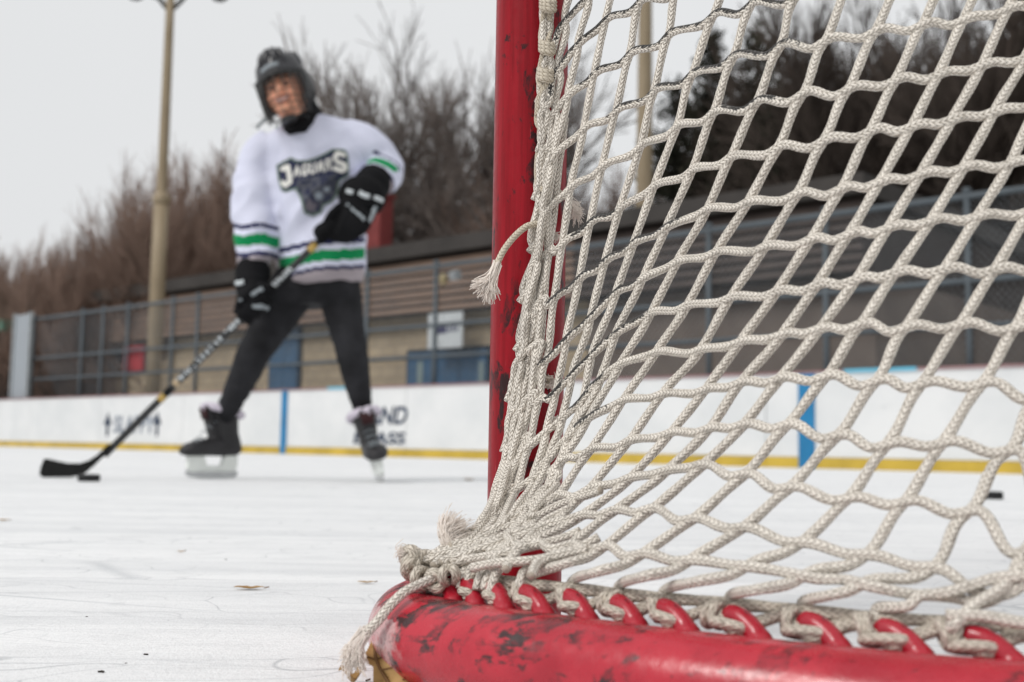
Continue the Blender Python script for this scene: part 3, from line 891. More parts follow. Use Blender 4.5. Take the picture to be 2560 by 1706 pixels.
# ---- thin string that ties the net to the post, with knots
acc = Acc()
def string(pts, r=.0022): acc.tube(spline([W(x, y, Y) for x, y, Y in pts], .0012), r, 8)
string([(1352, -30, .893), (1360, 20, .890), (1356, 60, .892), (1352, 95, .893), (1358, 125, .889), (1352, 160, .892), (1346, 195, .893), (1352, 215, .889), (1368, 180, .890)])
string([(1380, -30, .893), (1372, 30, .89), (1378, 70, .893), (1368, 110, .888), (1372, 150, .892), (1360, 190, .889), (1350, 240, .893), (1342, 300, .893), (1352, 322, .889), (1364, 310, .892)])
string([(1368, 178, .888), (1372, 195, .887), (1358, 225, .888), (1347, 250, .890), (1344, 290, .892)], .0026)
string([(1362, 330, .893), (1346, 380, .894), (1342, 430, .894), (1346, 460, .893), (1362, 480, .89)])
for cx, cy in ((1370, 12), (1368, 118), (1364, 186)):
    for dy in (-9, 0, 9):
        ring = []
        for q in np.linspace(0, 2 * math.pi * 1.05, 14):
            ring.append((cx + 15 * math.cos(q), cy + dy + 4 * math.sin(q) + 3 * math.cos(q), .889 - .007 * math.sin(q)))
        string(ring, .0027)
acc.obj('lacing_string', M_string, goal, uv=True)

# ---- frayed loose ends
def loose(pts, spread, n, r=.0026, fr=.0005, parent=goal, tipspread=1.0, name='loose_end', body=True):
    """pts: cord from the net to where it frays; spread: list of end points the threads fan out to"""
    a_ = Acc()
    P = [W(*p) for p in pts]
    if body: a_.tube(spline(P, .0012), r, 10)
    o = a_.obj(name, M_cord if r > .0028 else M_string, parent, uv=True) if body else None
    b_ = Acc(); end = P[-1]; d = (P[-1] - P[-2]).normalized()
    E = [W(*p) for p in spread]
    for q in range(n):
        f = random.random() * (len(E) - 1); i = int(f); e = E[i].lerp(E[min(i + 1, len(E) - 1)], f - i)
        e = e + Vector((random.gauss(0, .0016), random.gauss(0, .003), random.gauss(0, .0022))) * tipspread
        e = end.lerp(e, random.uniform(.75, 1.05))
        s_ = end + Vector((random.gauss(0, r * .5), random.gauss(0, r * .5), random.gauss(0, r * .5))) - d * .003
        mid = s_ + d * (e - s_).length * .35 + (e - s_) * .2 + Vector((random.gauss(0, .001), random.gauss(0, .001), random.gauss(0, .001)))
        b_.tube(spline([s_, mid, e], .003), np.linspace(fr * 1.3, fr * .8, len(spline([s_, mid, e], .003))), 5)
    return b_.obj('frayed_tip', M_fray, o if o is not None else parent)
loose([(1345, 560, .89), (1318, 566, .886), (1290, 588, .882), (1262, 622, .878), (1246, 652, .876), (1240, 668, .876)],
      [(1178, 708, .872), (1186, 728, .872), (1202, 742, .872), (1220, 752, .873), (1234, 752, .874), (1244, 738, .875)], 260, .0026, .00036)
loose([(1155, 1405, .77), (1135, 1388, .775), (1122, 1368, .775)], [(1108, 1312, .79), (1118, 1288, .79), (1138, 1296, .79), (1160, 1308, .79), (1182, 1328, .785)], 420, .0028, .00026, tipspread=1.5)
loose([(1120, 1428, .745), (1085, 1445, .738), (1052, 1460, .732), (1012, 1480, .726), (975, 1515, .722), (945, 1552, .72), (920, 1578, .722), (908, 1590, .722)],
      [(850, 1618, .722), (853, 1642, .718), (858, 1668, .715), (868, 1688, .715), (884, 1672, .715), (900, 1650, .715), (906, 1668, .716), (914, 1684, .714)], 320, .0032, .00034, tipspread=.9)
loose([(1085, 1402, .765), (1055, 1398, .762), (1030, 1388, .762), (1008, 1378, .762)], [(998, 1368, .762), (999, 1392, .762), (994, 1380, .762)], 60, .0033, .0003)
loose([(1395, 478, .90), (1412, 492, .91), (1428, 508, .915)], [(1430, 548, .92), (1446, 552, .92), (1456, 528, .92), (1440, 510, .92)], 160, .0022, .0003, tipspread=1.2)
for x, y in ((1385, 592), (1376, 950), (1372, 965), (1388, 1052)):
    loose([(x - 14, y - 6, .905), (x - 6, y - 2, .905), (x, y, .905)], [(x + 8, y - 8, .905), (x + 10, y + 8, .905)], 50, .002, .0003)
# corner knots where the gathered cords are tied to the base
acc = Acc()
for cx, cy, Y, rr in ((1030, 1420, .762, 30), (1052, 1446, .752, 26), (1085, 1452, .745, 26), (1062, 1412, .765, 34), (1022, 1392, .765, 24), (1120, 1440, .74, 24)):
    for dq in range(2):
        ring = []
        ph = random.random() * 6
        for q in np.linspace(0, 2 * math.pi, 16):
            ring.append(W(cx + rr * .62 * math.cos(q + ph) + 6 * dq, cy + rr * .8 * math.sin(q + ph), Y - .010 * math.sin(q * 1 + dq)))
        acc.tube(spline(ring, .0015), .0031, 9)
acc.obj('corner_knot', M_rope, goal, uv=True)
# ================================================================ building behind the fence
t = NT('brown slat boards')
v = t.coord('Object', (.4, 1, 1)); n = t.noise(t.coord('Object', (.5, .5, 9)), 3, 4)
t.set(t.mix(t.ramp(n, [(.3, 0), (.7, 1)]), (.20, .14, .11), (.36, .24, .17)), .7, .3); M_slat = t.m
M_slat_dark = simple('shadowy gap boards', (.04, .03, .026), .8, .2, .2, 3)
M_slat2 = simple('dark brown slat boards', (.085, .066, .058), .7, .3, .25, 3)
M_roof = simple('dark roof felt', (.05, .045, .042), .8, .3, .2, 2)
t = NT('tan block wall')
br = t.n('ShaderNodeTexBrick'); br.inputs['Scale'].default_value = 1.0
br.inputs['Color1'].default_value = (.52, .42, .29, 1); br.inputs['Color2'].default_value = (.45, .365, .25, 1); br.inputs['Mortar'].default_value = (.32, .26, .195, 1)
br.inputs['Brick Width'].default_value = .4; br.inputs['Row Height'].default_value = .2; br.inputs['Mortar Size'].default_value = .014
tcn = t.n('ShaderNodeTexCoord'); sep = t.n('ShaderNodeSeparateXYZ'); t.l(tcn.outputs['Object'], sep.inputs[0])
along = t.math('ADD', t.math('MULTIPLY', sep.outputs[0], BD.x), t.math('MULTIPLY', sep.outputs[1], BD.y))
cmb = t.n('ShaderNodeCombineXYZ'); t.l(along, cmb.inputs[0]); t.l(sep.outputs[2], cmb.inputs[1]); t.l(cmb.outputs[0], br.inputs['Vector'])
t.set(t.mix(t.math('MULTIPLY', t.ramp(t.noise(t.coord(), 1.2, 5), [(.35, 0), (.7, 1)]), .35), br.outputs[0], (.18, .145, .11)), .85, .2)
M_block = t.m
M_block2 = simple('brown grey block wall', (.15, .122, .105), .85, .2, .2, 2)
M_door = simple('blue door paint', (.035, .10, .19), .5, .4, .2, 4)
M_dframe = simple('dark blue frame', (.012, .022, .035), .5, .4, .2, 4)
M_glass = simple('pale door glass', (.20, .26, .26), .2, .5, .2, 4)
M_red = simple('red sheet', (.42, .018, .028), .5, .4, .12, 5)
M_grey = simple('dark grey box', (.06, .065, .075), .5, .4, .2, 5)
M_white = simple('white sign face', (.62, .66, .68), .5, .4, .06, 5)
M_navy = simple('navy sign print', (.055, .055, .13), .5, .3, .2, 5)
OFF = 5.0
def wall_part(acc_, px0, px1, y0, y1, o0, o1, ref=1060):
    s0_, _ = BP(px0, y0, OFF); s1_, _ = BP(px1, y0, OFF)
    bbox(acc_, s0_, s1_, OFF + o0, OFF + o1, y1, y0)
zs = BP(1060, 789, OFF)[1]; zb = BP(1060, 655, OFF)[1]; zt2 = BP(1060, 619, OFF)[1]
sL = BP(262, 850, OFF)[0]; sM = BP(1470, 850, OFF)[0]; sR = BP(2190, 850, OFF)[0]
def hall(label, s0, s1, mat_wall, mat_slat, depth=7.0):
    b = empty('rink_building', BW((s0 + s1) / 2, OFF, 0))
    tag(b, label, 'building')
    a_ = Acc(); bbox(a_, s0 + .002, s1 - .002, OFF, OFF + depth, -.03, zs); a_.obj('wall', mat_wall, b, smooth=False)
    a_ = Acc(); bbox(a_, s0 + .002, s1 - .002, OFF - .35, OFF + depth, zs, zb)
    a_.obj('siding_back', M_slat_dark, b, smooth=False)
    a_ = Acc(); z = zs + .01
    while z < zb - .05:
        bbox(a_, s0, s1, OFF - .40, OFF - .352, z, z + .082); z += .137
    o = a_.obj('siding', mat_slat, b, smooth=False)
    a_ = Acc()
    bbox(a_, s0 - .1, s1 + (.1 if s1 == sR else -.003), OFF - .55, OFF + depth + .2, zb, zt2)
    a_.obj('roof', M_roof, b, smooth=False)
    return b
bA = hall('low tan block building with brown slat siding and blue doors behind the fence', sL, sM, M_block, M_slat)
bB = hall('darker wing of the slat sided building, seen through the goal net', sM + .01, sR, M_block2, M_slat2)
def door(b, px0, px1, ytop, leaves=1):
    s0_, z1 = BP(px0, ytop, OFF); s1_, _ = BP(px1, ytop, OFF)
    a_ = Acc(); bbox(a_, s0_, s1_, OFF - .05, OFF + .01, -.02, z1); f_ = a_.obj('door_frame', M_dframe, b, smooth=False)
    w = (s1_ - s0_ - .1) / leaves
    for i in range(leaves):
        a_ = Acc(); x0 = s0_ + .05 + i * w + .01; x1 = x0 + w - .02
        bbox(a_, x0, x1, OFF - .075, OFF - .048, 0, z1 - .07); d_ = a_.obj('door', M_door, b, smooth=False)
        a_ = Acc(); a_.tube([BW(x1 - .08, OFF - .11, .95), BW(x1 - .08, OFF - .12, 1.05), BW(x1 - .08, OFF - .11, 1.2)], .015, 8); a_.obj('handle', M_dasher, d_)
    return f_
door(bA, 680, 758, 822, 2)
door(bA, 1022, 1230, 876, 3)
door(bA, 618, 640, 925, 1)
for p0, p1 in ((1052, 1066), (1206, 1218)):
    s0_, z1 = BP(p0, 905, OFF); s1_, _ = BP(p1, 905, OFF)
    a_ = Acc(); bbox(a_, s0_, s1_, OFF - .09, OFF - .078, .3, z1); a_.obj('door_glass', M_glass, bA, smooth=False)
# far shed at the left end of the yard
OF2 = 7.5
sA = BP(84, 850, OF2)[0]; sB = BP(300, 850, OF2)[0]
z_sh = BP(180, 822, OF2)[1]
shed = empty('storage_shed', BW((sA + sB) / 2, OF2, 0)); tag(shed, 'dark brown storage shed left of the tan building, behind the fence posts', 'shed')
a_ = Acc(); bbox(a_, sA, sB, OF2, OF2 + 3, -.03, z_sh); a_.obj('wall', M_slat2, shed, smooth=False)
a_ = Acc(); bbox(a_, sA - .15, sB + .15, OF2 - .2, OF2 + 3.2, z_sh, z_sh + .14); a_.obj('roof', M_roof, shed, smooth=False)
a_ = Acc(); 
for k in range(9):
    q = sA + (sB - sA) * (k + .5) / 9; bbox(a_, q - .03, q + .03, OF2 - .03, OF2 - .002, 0, z_sh)
a_.obj('batten', M_slat, shed, smooth=False)
# green roofed kiosk at the frame edge
OF3 = 3.0
sK = BP(-60, 900, OF3)[0]; sK1 = BP(22, 900, OF3)[0]; zK = BP(10, 806, OF3)[1]
kiosk = empty('kiosk', BW((sK + sK1) / 2, OF3, 0)); tag(kiosk, 'small dark kiosk with green roof beside the clear panel', 'kiosk')
a_ = Acc(); bbox(a_, sK, sK1, OF3, OF3 + 2, -.03, zK - .25); a_.obj('wall', M_roof, kiosk, smooth=False)
M_green = simple('green sheet roof', (.10, .24, .18), .5, .4, .2, 4)
a_ = Acc(); bbox(a_, sK - .2, sK1 + .2, OF3 - .3, OF3 + 2.2, zK - .25, zK); a_.obj('roof', M_green, kiosk, smooth=False)

# signs
def plate(name, px0, px1, y0, y1, off, mat, label, cat, thick=.04):
    s0_, z1 = BP(px0, y0, off); s1_, z0 = BP(px1, y1, off)
    e = empty(name, BW((s0_ + s1_) / 2, off, z0)); tag(e, label, cat)
    a_ = Acc(); bbox(a_, s0_, s1_, off - thick, off, z0, z1); a_.obj('panel', mat, e, smooth=False)
    return e, s0_, s1_, z0, z1
e, s0_, s1_, z0, z1 = plate('wall_sign', 1075, 1158, 787, 868, OFF - .42, M_white, 'square white sign with dark blue print above the blue doors', 'sign')
acc = Acc(); w = s1_ - s0_; h = z1 - z0
bbox(acc, s0_ + .17 * w, s0_ + .56 * w, OFF - .468, OFF - .461, z0 + .42 * h, z0 + .60 * h)
for k in range(3): bbox(acc, s0_ + (.61 + k * .11) * w, s0_ + (.67 + k * .11) * w, OFF - .468, OFF - .461, z0 + .45 * h, z0 + (.58 + .05 * (k == 1)) * h)
bbox(acc, s0_ + .70 * w, s0_ + .82 * w, OFF - .468, OFF - .461, z0 + .66 * h, z0 + .72 * h)
acc.obj('printing', M_navy, e, smooth=False)
e, s0_, s1_, z0, z1 = plate('notice_board', 318, 361, 868, 927, .32, M_red, 'plain red square board hung on the fence', 'notice board', .05)
a_ = Acc(); bbox(a_, s0_ - .02, s1_ + .02, .322, .34, z0 - .02, z1 + .02); a_.obj('backing', M_grey, e, smooth=False)
e, s0_, s1_, z0, z1 = plate('meter_box', 297, 312, 872, 926, OFF - .02, M_grey, 'dark grey meter box on the tan wall beside the red board', 'box', .2)
a_ = Acc(); bbox(a_, s0_ - .03, s1_ + .03, OFF - .26, OFF - .02, z1, z1 + .05); a_.obj('lid', M_dasher, e, smooth=False)
# red chimney pipe above the roof
zc = BP(940, 500, OFF + 3)[1]; sc0 = BP(926, 600, OFF + 3)[0]; sc1 = BP(964, 600, OFF + 3)[0]
M_redp = simple('faded red paint', (.21, .042, .04), .6, .3, .2, 5)
ch = empty('red_chimney', BW((sc0 + sc1) / 2, OFF + 3, zt2)); tag(ch, 'faded red square chimney standing on the dark roof', 'chimney')
a_ = Acc(); bbox(a_, sc0, sc1, OFF + 2.8, OFF + 3.2, zb, zc); a_.obj('stack', M_redp, ch, smooth=False)
a_ = Acc(); bbox(a_, sc0 - .05, sc1 + .05, OFF + 2.75, OFF + 3.25, zc, zc + .08); a_.obj('cap', M_redp, ch, smooth=False)
# floodlight on the fence rail
fl = empty('floodlight', BW(BP(1135, 705, .2)[0], .2, 2.3)); tag(fl, 'small floodlight with pale lens clamped near the top fence rail', 'floodlight')
q = BP(1146, 690, .1); a_ = Acc(); a_.box(BW(q[0], .05, q[1]), .11, .08, .10, BROT @ Matrix.Rotation(R(25), 3, 'X')); a_.obj('housing', M_dasher, fl, smooth=False)
a_ = Acc(); a_.box(BW(q[0], .0, q[1] - .01), .09, .02, .08, BROT @ Matrix.Rotation(R(25), 3, 'X')); a_.obj('lens', M_dasher, fl, smooth=False)
q = BP(1116, 700, .1); M_amber = simple('amber lens', (.26, .21, .11), .4, .5, .1, 5)
a_ = Acc(); a_.ball(BW(q[0], .05, q[1]), .05, .05, .075, n=10); a_.obj('lamp', M_amber, fl)

# ---------------------------------------------------------------- light poles
t = NT('tan painted pole'); n = t.noise(t.coord('Object', (3, 3, .6)), 3, 4)
t.set(t.mix(t.ramp(n, [(.3, 0), (.7, 1)]), (.24, .185, .115), (.31, .245, .16)), .55, .4); M_pole = t.m
M_lamp = simple('dark lamp metal', (.05, .05, .045), .5, .4, .2, 5)
def pole(label, pts, Y, r0, r1, ztop, collar=None):
    """pts: two photo points on its axis"""
    a0 = W(*pts[1], Y); b = Vector((a0.x, Y, 0))
    e = empty('light_pole', b); tag(e, label, 'light pole', 'tall light poles beyond the boards')
    a_ = Acc(); zz = np.linspace(-.03, ztop, 12)
    a_.tube([b + Vector((0, 0, z)) for z in zz], np.interp(zz, [0, ztop], [r0, r1]), 20); a_.obj('shaft', M_pole, e)
    if collar:
        zc_ = W(*collar, Y).z
        a_ = Acc(); a_.tube([b + Vector((0, 0, zc_ + d)) for d in (-.14, -.08, .04, .10)], [r0 * 1.05, r0 * 1.28, r0 * 1.28, r0 * .9], 20); a_.obj('collar', M_pole, e)
        a_ = Acc(); a_.tube([b + Vector((0, 0, z)) for z in np.linspace(-.03, zc_, 4)], r0 * 1.08, 20); a_.obj('sleeve', M_pole, e)
    a_ = Acc(); a_.tube(spline([b + Vector((.9, 0, ztop + .25)), b + Vector((.4, 0, ztop + .12)), b + Vector((0, 0, ztop - .25)), b + Vector((-.25, -.02, ztop - .02)), b + Vector((-.62, -.05, ztop + .02))], .05), .045, 10); a_.obj('arm', M_lamp, e)
    for dx in (-.66, .92):
        a_ = Acc(); a_.loft([(b + Vector((dx, 0, ztop + .28)), (.08, 0, 0), (0, .08, 0)), (b + Vector((dx, 0, ztop + .2)), (.2, 0, 0), (0, .16, 0)), (b + Vector((dx, 0, ztop - .0)), (.17, 0, 0), (0, .13, 0)), (b + Vector((dx, 0, ztop - .06)), (.1, 0, 0), (0, .08, 0))], 14)
        a_.obj('lamp_head', M_lamp, e)
pole('slender tan light pole with a collar, left of the hockey player', [(423, 60), (392, 760)], 21.0, .125, .078, W(423, -8, 21.0).z, (400, 496))
pole('thick tan light pole seen through the goal net', [(1613, 60), (1611, 400)], 18.5, .165, .098, 9.6)

# ================================================================ trees
M_bark = simple('grey brown bark', (.11, .085, .072), .9, .15, .35, 6)
M_twig = simple('brown winter twigs', (.255, .178, .142), .9, .15, .3, 1.2)
M_twig2 = simple('grey winter twigs', (.15, .125, .112), .9, .15, .3, 1.2)
M_twig3 = simple('dark brown winter twigs', (.085, .068, .058), .9, .15, .3, 1.2)
t = NT('dark evergreen sprays'); n = t.noise(t.coord(), 1.1, 4)
t.set(t.ramp(n, [(.3, (.022, .023, .017)), (.5, (.042, .042, .030)), (.72, (.09, .072, .05))]), .9, .15); M_conif = t.m
def prisms(S, n=3):
    """S: array of segments p0(3) p1(3) r0 r1 -> verts, faces"""
    S = np.asarray(S); p0, p1, r0, r1 = S[:, :3], S[:, 3:6], S[:, 6], S[:, 7]
    T = p1 - p0; T /= np.linalg.norm(T, axis=1)[:, None] + 1e-9
    ref = np.where(np.abs(T[:, 2:3]) < .9, np.array([[0, 0, 1.0]]), np.array([[1.0, 0, 0]]))
    A = np.cross(T, ref); A /= np.linalg.norm(A, axis=1)[:, None] + 1e-9; B = np.cross(T, A)
    th = np.arange(n) * 2 * math.pi / n
    ring = np.cos(th)[None, :, None] * A[:, None] + np.sin(th)[None, :, None] * B[:, None]
    V = np.concatenate([p0[:, None] + ring * r0[:, None, None], p1[:, None] + ring * r1[:, None, None]], axis=1)
    i = np.arange(len(S))[:, None] * 2 * n; j = np.arange(n)[None]; j2 = (j + 1) % n
    F = np.stack([i + j, i + j2, i + n + j2, i + n + j], -1).reshape(-1, 4)
    return V.reshape(-1, 3), F
def bare_tree(seed, H, stems, spread, levels, kids, twig_r, trunk_h=.0, up=.35, droop=0.0):
    rd = random.Random(seed); big = []; fine = []
    def grow(p, d, L, r, lev):
        n = 3 if lev < levels else 2
        q = p; dd = d.copy()
        for i in range(n):
            dd = (dd + Vector((rd.gauss(0, .13), rd.gauss(0, .13), rd.gauss(0, .08) + up * .12 - droop * lev * .03))).normalized()
            q2 = q + dd * (L / n)
            ra_, rb_ = r * (1 - .28 * i / n), r * (1 - .28 * (i + 1) / n)
            (big if ra_ > twig_r * 3.0 else fine).append((*q, *q2, ra_, rb_))
            if lev < levels:
                m = kids if i > 0 else kids - 1
                for _ in range(m):
                    ax = Vector((rd.gauss(0, 1), rd.gauss(0, 1), rd.gauss(0, 1))).normalized()
                    nd = (dd * 1.0 + ax * rd.uniform(.45, .85) + Vector((0, 0, up * .5))).normalized()
                    grow(q.lerp(q2, rd.random()), nd, L * rd.uniform(.45, .7), max(twig_r, rb_ * rd.uniform(.42, .6)), lev + 1)
            q = q2
        if lev < levels:
            grow(q, dd, L * .62, max(twig_r, r * .6), lev + 1)
    if trunk_h:
        big.append((0, 0, -.1, 0, 0, trunk_h, H * .03, H * .024))
    for s in range(stems):
        a = 2 * math.pi * s / stems + rd.random()
        d = Vector((math.cos(a) * spread * rd.uniform(.2, 1.2), math.sin(a) * spread * rd.uniform(.2, 1.2), 1)).normalized()
        p = Vector((math.cos(a) * .06 * H * (0 if trunk_h else 1), math.sin(a) * .06 * H * (0 if trunk_h else 1), trunk_h * .97 - (.1 if not trunk_h else 0)))
        grow(p, d, H * rd.uniform(.36, .48), H * .012, 0)
    out = []
    zmax = max(max(s[5] for s in big), max(s[5] for s in fine))
    for S in (big, fine):
        a_ = Acc(); V, F = prisms(S, 4 if S is big else 3); V = V * (H / zmax); a_.add(V, F); out.append(a_)
    return out[0].mesh('trunk', M_bark, False), out[1]
def conifer(seed, H, Wd):
    rd = random.Random(seed); a_ = Acc()
    a_.tube([(0, 0, -.1), (0, 0, H * .4), (0, 0, H * .97)], [H * .018, H * .012, .01], 8)
    trunk = a_.mesh('trunk', M_bark)
    V = []; F = []; k = 0; segs = []
    z = H * .03
    while z < H * .99:
        f = z / H
        Rr = Wd * (1 - f) ** .75 * (.35 + .65 * min(1, f * 5 + .4))
        for b in range(8 if f < .8 else 5):
            a = rd.random() * 6.283; L = Rr * rd.uniform(.55, 1.12)
            d = Vector((math.cos(a), math.sin(a), rd.uniform(-.05, .5)))
            segs.append((0, 0, z, d.x * L, d.y * L, z + d.z * L * .5, .02, .006))
            for m in range(int(9 + L * 17)):
                g = rd.random() ** .6
                c = Vector((d.x * L * g, d.y * L * g, z + d.z * L * .5 * g)) + Vector((rd.gauss(0, .10), rd.gauss(0, .10), rd.gauss(0, .09)))
                e1 = (d + Vector((rd.gauss(0, .6), rd.gauss(0, .6), rd.gauss(.5, .5)))).normalized() * rd.uniform(.09, .21)
                e2 = e1.cross(Vector((rd.gauss(0, 1), rd.gauss(0, 1), rd.gauss(0, 1)))).normalized() * rd.uniform(.03, .06)
                V += [c - e1 * .3 - e2, c - e1 * .3 + e2, c + e1]; F.append((k, k + 1, k + 2)); k += 3
        z += H * .016
    a_ = Acc(); a_.add([tuple(v_) for v_ in V], np.array(F))
    v_, f_ = prisms(segs, 3); a_.add(v_, f_)
    return trunk, a_.mesh('crown', M_conif, False)
protos = {}
tr, cr = bare_tree(3, 1.0, 7, .62, 4, 3, .00075, 0, .34); protos['bush'] = (tr, cr.mesh('crown', M_twig, False))
tr, cr = bare_tree(14, 1.0, 7, .66, 4, 3, .00075, 0, .32); protos['bush2'] = (tr, cr.mesh('crown', M_twig, False))
tr, cr = bare_tree(21, 1.0, 5, .8, 4, 3, .0012, .08, .25); protos['dense'] = (tr, cr.mesh('crown', M_twig3, False))
tr, cr = bare_tree(5, 1.0, 5, .60, 4, 2, .0012, .16, .3); protos['tree'] = (tr, cr.mesh('crown', M_twig2, False))
tr, cr = bare_tree(8, 1.0, 5, .65, 4, 2, .0012, .13, .2); protos['tree2'] = (tr, cr.mesh('crown', M_twig2, False))
protos['conifer'] = conifer(4, 10.0, 2.3); protos['conifer2'] = conifer(9, 10.0, 2.9)
for nm, (a1, b1) in protos.items(): print(nm, len(a1.polygons), len(b1.polygons))
def plant(kind, name, px, ytop, Y, label, group, sx=1.0, rot=0.0):
    b = GP(px, Y); b.z = -.03
    ztop = W(px, ytop, Y).z
    H = ztop / (10.0 if kind.startswith('conifer') else 1.0)
    e = empty(name, b); tag(e, label, 'tree' if name != 'shrub' else 'shrub', group)
    for me_, nm in zip(protos[kind], ('trunk', 'crown')):
        o = bpy.data.objects.new(nm, me_); COL.objects.link(o); o.parent = e
    e.scale = (H * sx, H * sx, H); e.rotation_euler = (0, 0, rot)
g1 = 'bare brown shrubs behind the fence'
for i, (kind, px, yt, Y, sx, lab) in enumerate([
    ('bush', -60, 510, 30, .8, 'bare brown shrub cut by the left picture edge'),
    ('bush2', 40, 545, 33, .8, 'pale bare shrub above the green roofed kiosk'),
    ('bush', 130, 575, 31, .8, 'low dark bare shrub above the dark shed'),
    ('bush2', 225, 535, 29, .75, 'bare brown shrub between the dark shed and the collared pole'),
    ('bush', 310, 445, 30, .8, 'tall bare brown shrub just left of the collared light pole'),
    ('bush2', 395, 395, 32, .8, 'bare brown shrub right behind the collared light pole'),
    ('bush', 480, 345, 29, .8, 'dense bare brown shrub just right of the collared light pole'),
    ('bush2', 575, 310, 30, .85, 'dense bare brown shrub beside the player\'s right sleeve'),
    ('bush2', 690, 330, 34, .9, 'bare brown shrub hidden behind the player\'s body'),
    ('bush2', 1480, 330, 31, .8, 'bare shrub seen through the net beside the red post'),
    ('tree', 2060, 120, 30, .6, 'tall pinkish brown bare shrub right of the conifers, through the net')]):
    plant(kind, 'shrub', px, yt, Y, lab, g1, sx, i * 1.3)
g2 = 'bare deciduous trees behind the building'
for i, (kind, px, yt, Y, sx, lab) in enumerate([
    ('tree', 935, 50, 32, .8, 'fine bare tree behind the player\'s left shoulder'),
    ('tree2', 1085, 20, 29, .8, 'forked bare tree between the player and the red post'),
    ('tree', 1190, 130, 35, .8, 'bare tree whose branches end at the red post'),
    ('tree2', 1440, 380, 33, .7, 'bare tree seen through the net right of the red post'),
    ('dense', 2215, 30, 27, .7, 'dark bare tree behind the net, first right of the shrubs'),
    ('dense', 2310, -100, 25, .75, 'very tall bare tree behind the upper net'),
    ('dense', 2440, -140, 25, .7, 'tall bare tree over the far fence post'),
    ('dense', 2570, -140, 26, .7, 'tall bare tree partly cut by the picture edge')]):
    plant(kind, 'bare_tree', px, yt, Y, lab, g2, sx, i * 2.1)
g3 = 'dark conifers behind the goal net'
for i, (kind, px, yt, Y, sx, lab) in enumerate([
    ('conifer2', 1690, 190, 27, 1.0, 'broad dark conifer just right of the thick light pole'),
    ('conifer', 1778, 62, 29, .9, 'narrow pointed conifer behind the net, left of two spires'),
    ('conifer', 1893, 52, 28, 1.0, 'tallest pointed conifer behind the net, right of two spires'),
    ('conifer2', 1965, 200, 26, 1.0, 'low broad conifer at the foot of the tallest spire'),
    ('conifer2', 2200, 270, 31, 1.0, 'dark conifer mass under the bare trees'),
    ('conifer2', 2540, 240, 33, 1.0, 'dark conifer cut by the right picture edge')]):
    plant(kind, 'conifer', px, yt, Y, lab, g3, sx, i * 1.7)

# ================================================================ leaves and dirt on the ice
t = NT('dry brown leaf'); v = t.coord(); n = t.noise(v, 60, 4)
t.set(t.mix(t.ramp(n, [(.3, 0), (.7, 1)]), (.30, .165, .055), (.46, .29, .12)), .7, .25); M_leaf = t.m
M_vein = simple('dark leaf vein', (.16, .085, .035), .7, .2, .2, 30)
M_crumb = simple('dark bark crumb', (.04, .032, .026), .8, .2, .3, 30)
# the curled leaf against the base tube
lf = empty('fallen_leaf', G(985, 1700)); tag(lf, 'big curled brown leaf standing against the bend of the red base tube', 'leaf')
out = [(931, 1574), (926, 1610), (916, 1628), (906, 1640), (915, 1655), (932, 1668), (934, 1690), (930, 1720), (975, 1732), (1030, 1730), (1075, 1725), (1050, 1690), (1020, 1664), (992, 1648), (975, 1635), (962, 1626), (950, 1622), (945, 1605), (938, 1585)]
def inside(x, y, P):
    c = False; n = len(P)
    for i in range(n):
        x1, y1 = P[i]; x2, y2 = P[i - 1]
        if (y1 > y) != (y2 > y) and x < (x2 - x1) * (y - y1) / (y2 - y1) + x1: c = not c
    return c
def leafY(x, y): return .742 - (y - 1570) * .00016 + .006 * math.sin((x - 900) * .045) + .004 * math.sin(y * .06)
from mathutils.geometry import tessellate_polygon
def sheet(out, Yf, thick, step=7):
    """a thin curved leaf blade: grid cells inside the outline, both faces, with a rim"""
    xs = [p[0] for p in out]; ys = [p[1] for p in out]
    x0, x1, y0, y1 = min(xs), max(xs), min(ys), max(ys)
    nx = int((x1 - x0) / step) + 1; ny = int((y1 - y0) / step) + 1
    V = []; F = []; idx = {}
    def vid(i, j, s):
        if (i, j, s) not in idx:
            x, y = x0 + i * step, y0 + j * step
            p = W(x, y, Yf(x, y) + s * thick)
            p.z = max(p.z, .0008)
            idx[(i, j, s)] = len(V); V.append(tuple(p))
        return idx[(i, j, s)]
    cell = {(i, j) for i in range(nx) for j in range(ny) if inside(x0 + (i + .5) * step, y0 + (j + .5) * step, out)}
    for i, j in cell:
        q = [(i, j), (i + 1, j), (i + 1, j + 1), (i, j + 1)]
        F.append(tuple(vid(a, b, 0) for a, b in q)); F.append(tuple(vid(a, b, 1) for a, b in q[::-1]))
        for (da, db), (e0, e1) in (((0, -1), (0, 1)), ((1, 0), (1, 2)), ((0, 1), (2, 3)), ((-1, 0), (3, 0))):
            if (i + da, j + db) not in cell:
                a, b = q[e0], q[e1]
                F.append((vid(*b, 0), vid(*a, 0), vid(*a, 1), vid(*b, 1)))
    return V, F
acc = Acc(); V, F = sheet(out, leafY, .0008, 3.0); acc.add(V, F); acc.obj('blade', M_leaf, lf)
acc = Acc()
acc.tube(spline([W(x, y, leafY(x, y) - .0006) for x, y in ((932, 1576), (936, 1615), (941, 1650), (955, 1680), (975, 1712), (990, 1730))], .002), .0011, 8)
for a_, b_ in (((941, 1648), (965, 1640)), ((952, 1676), (985, 1668)), ((941, 1650), (918, 1642)), ((962, 1692), (1010, 1700))):
    acc.tube(spline([W(*a_, leafY(*a_) - .0004), W(*b_, leafY(*b_) - .0004)], .004), .0005, 6)
acc.obj('vein', M_vein, lf)
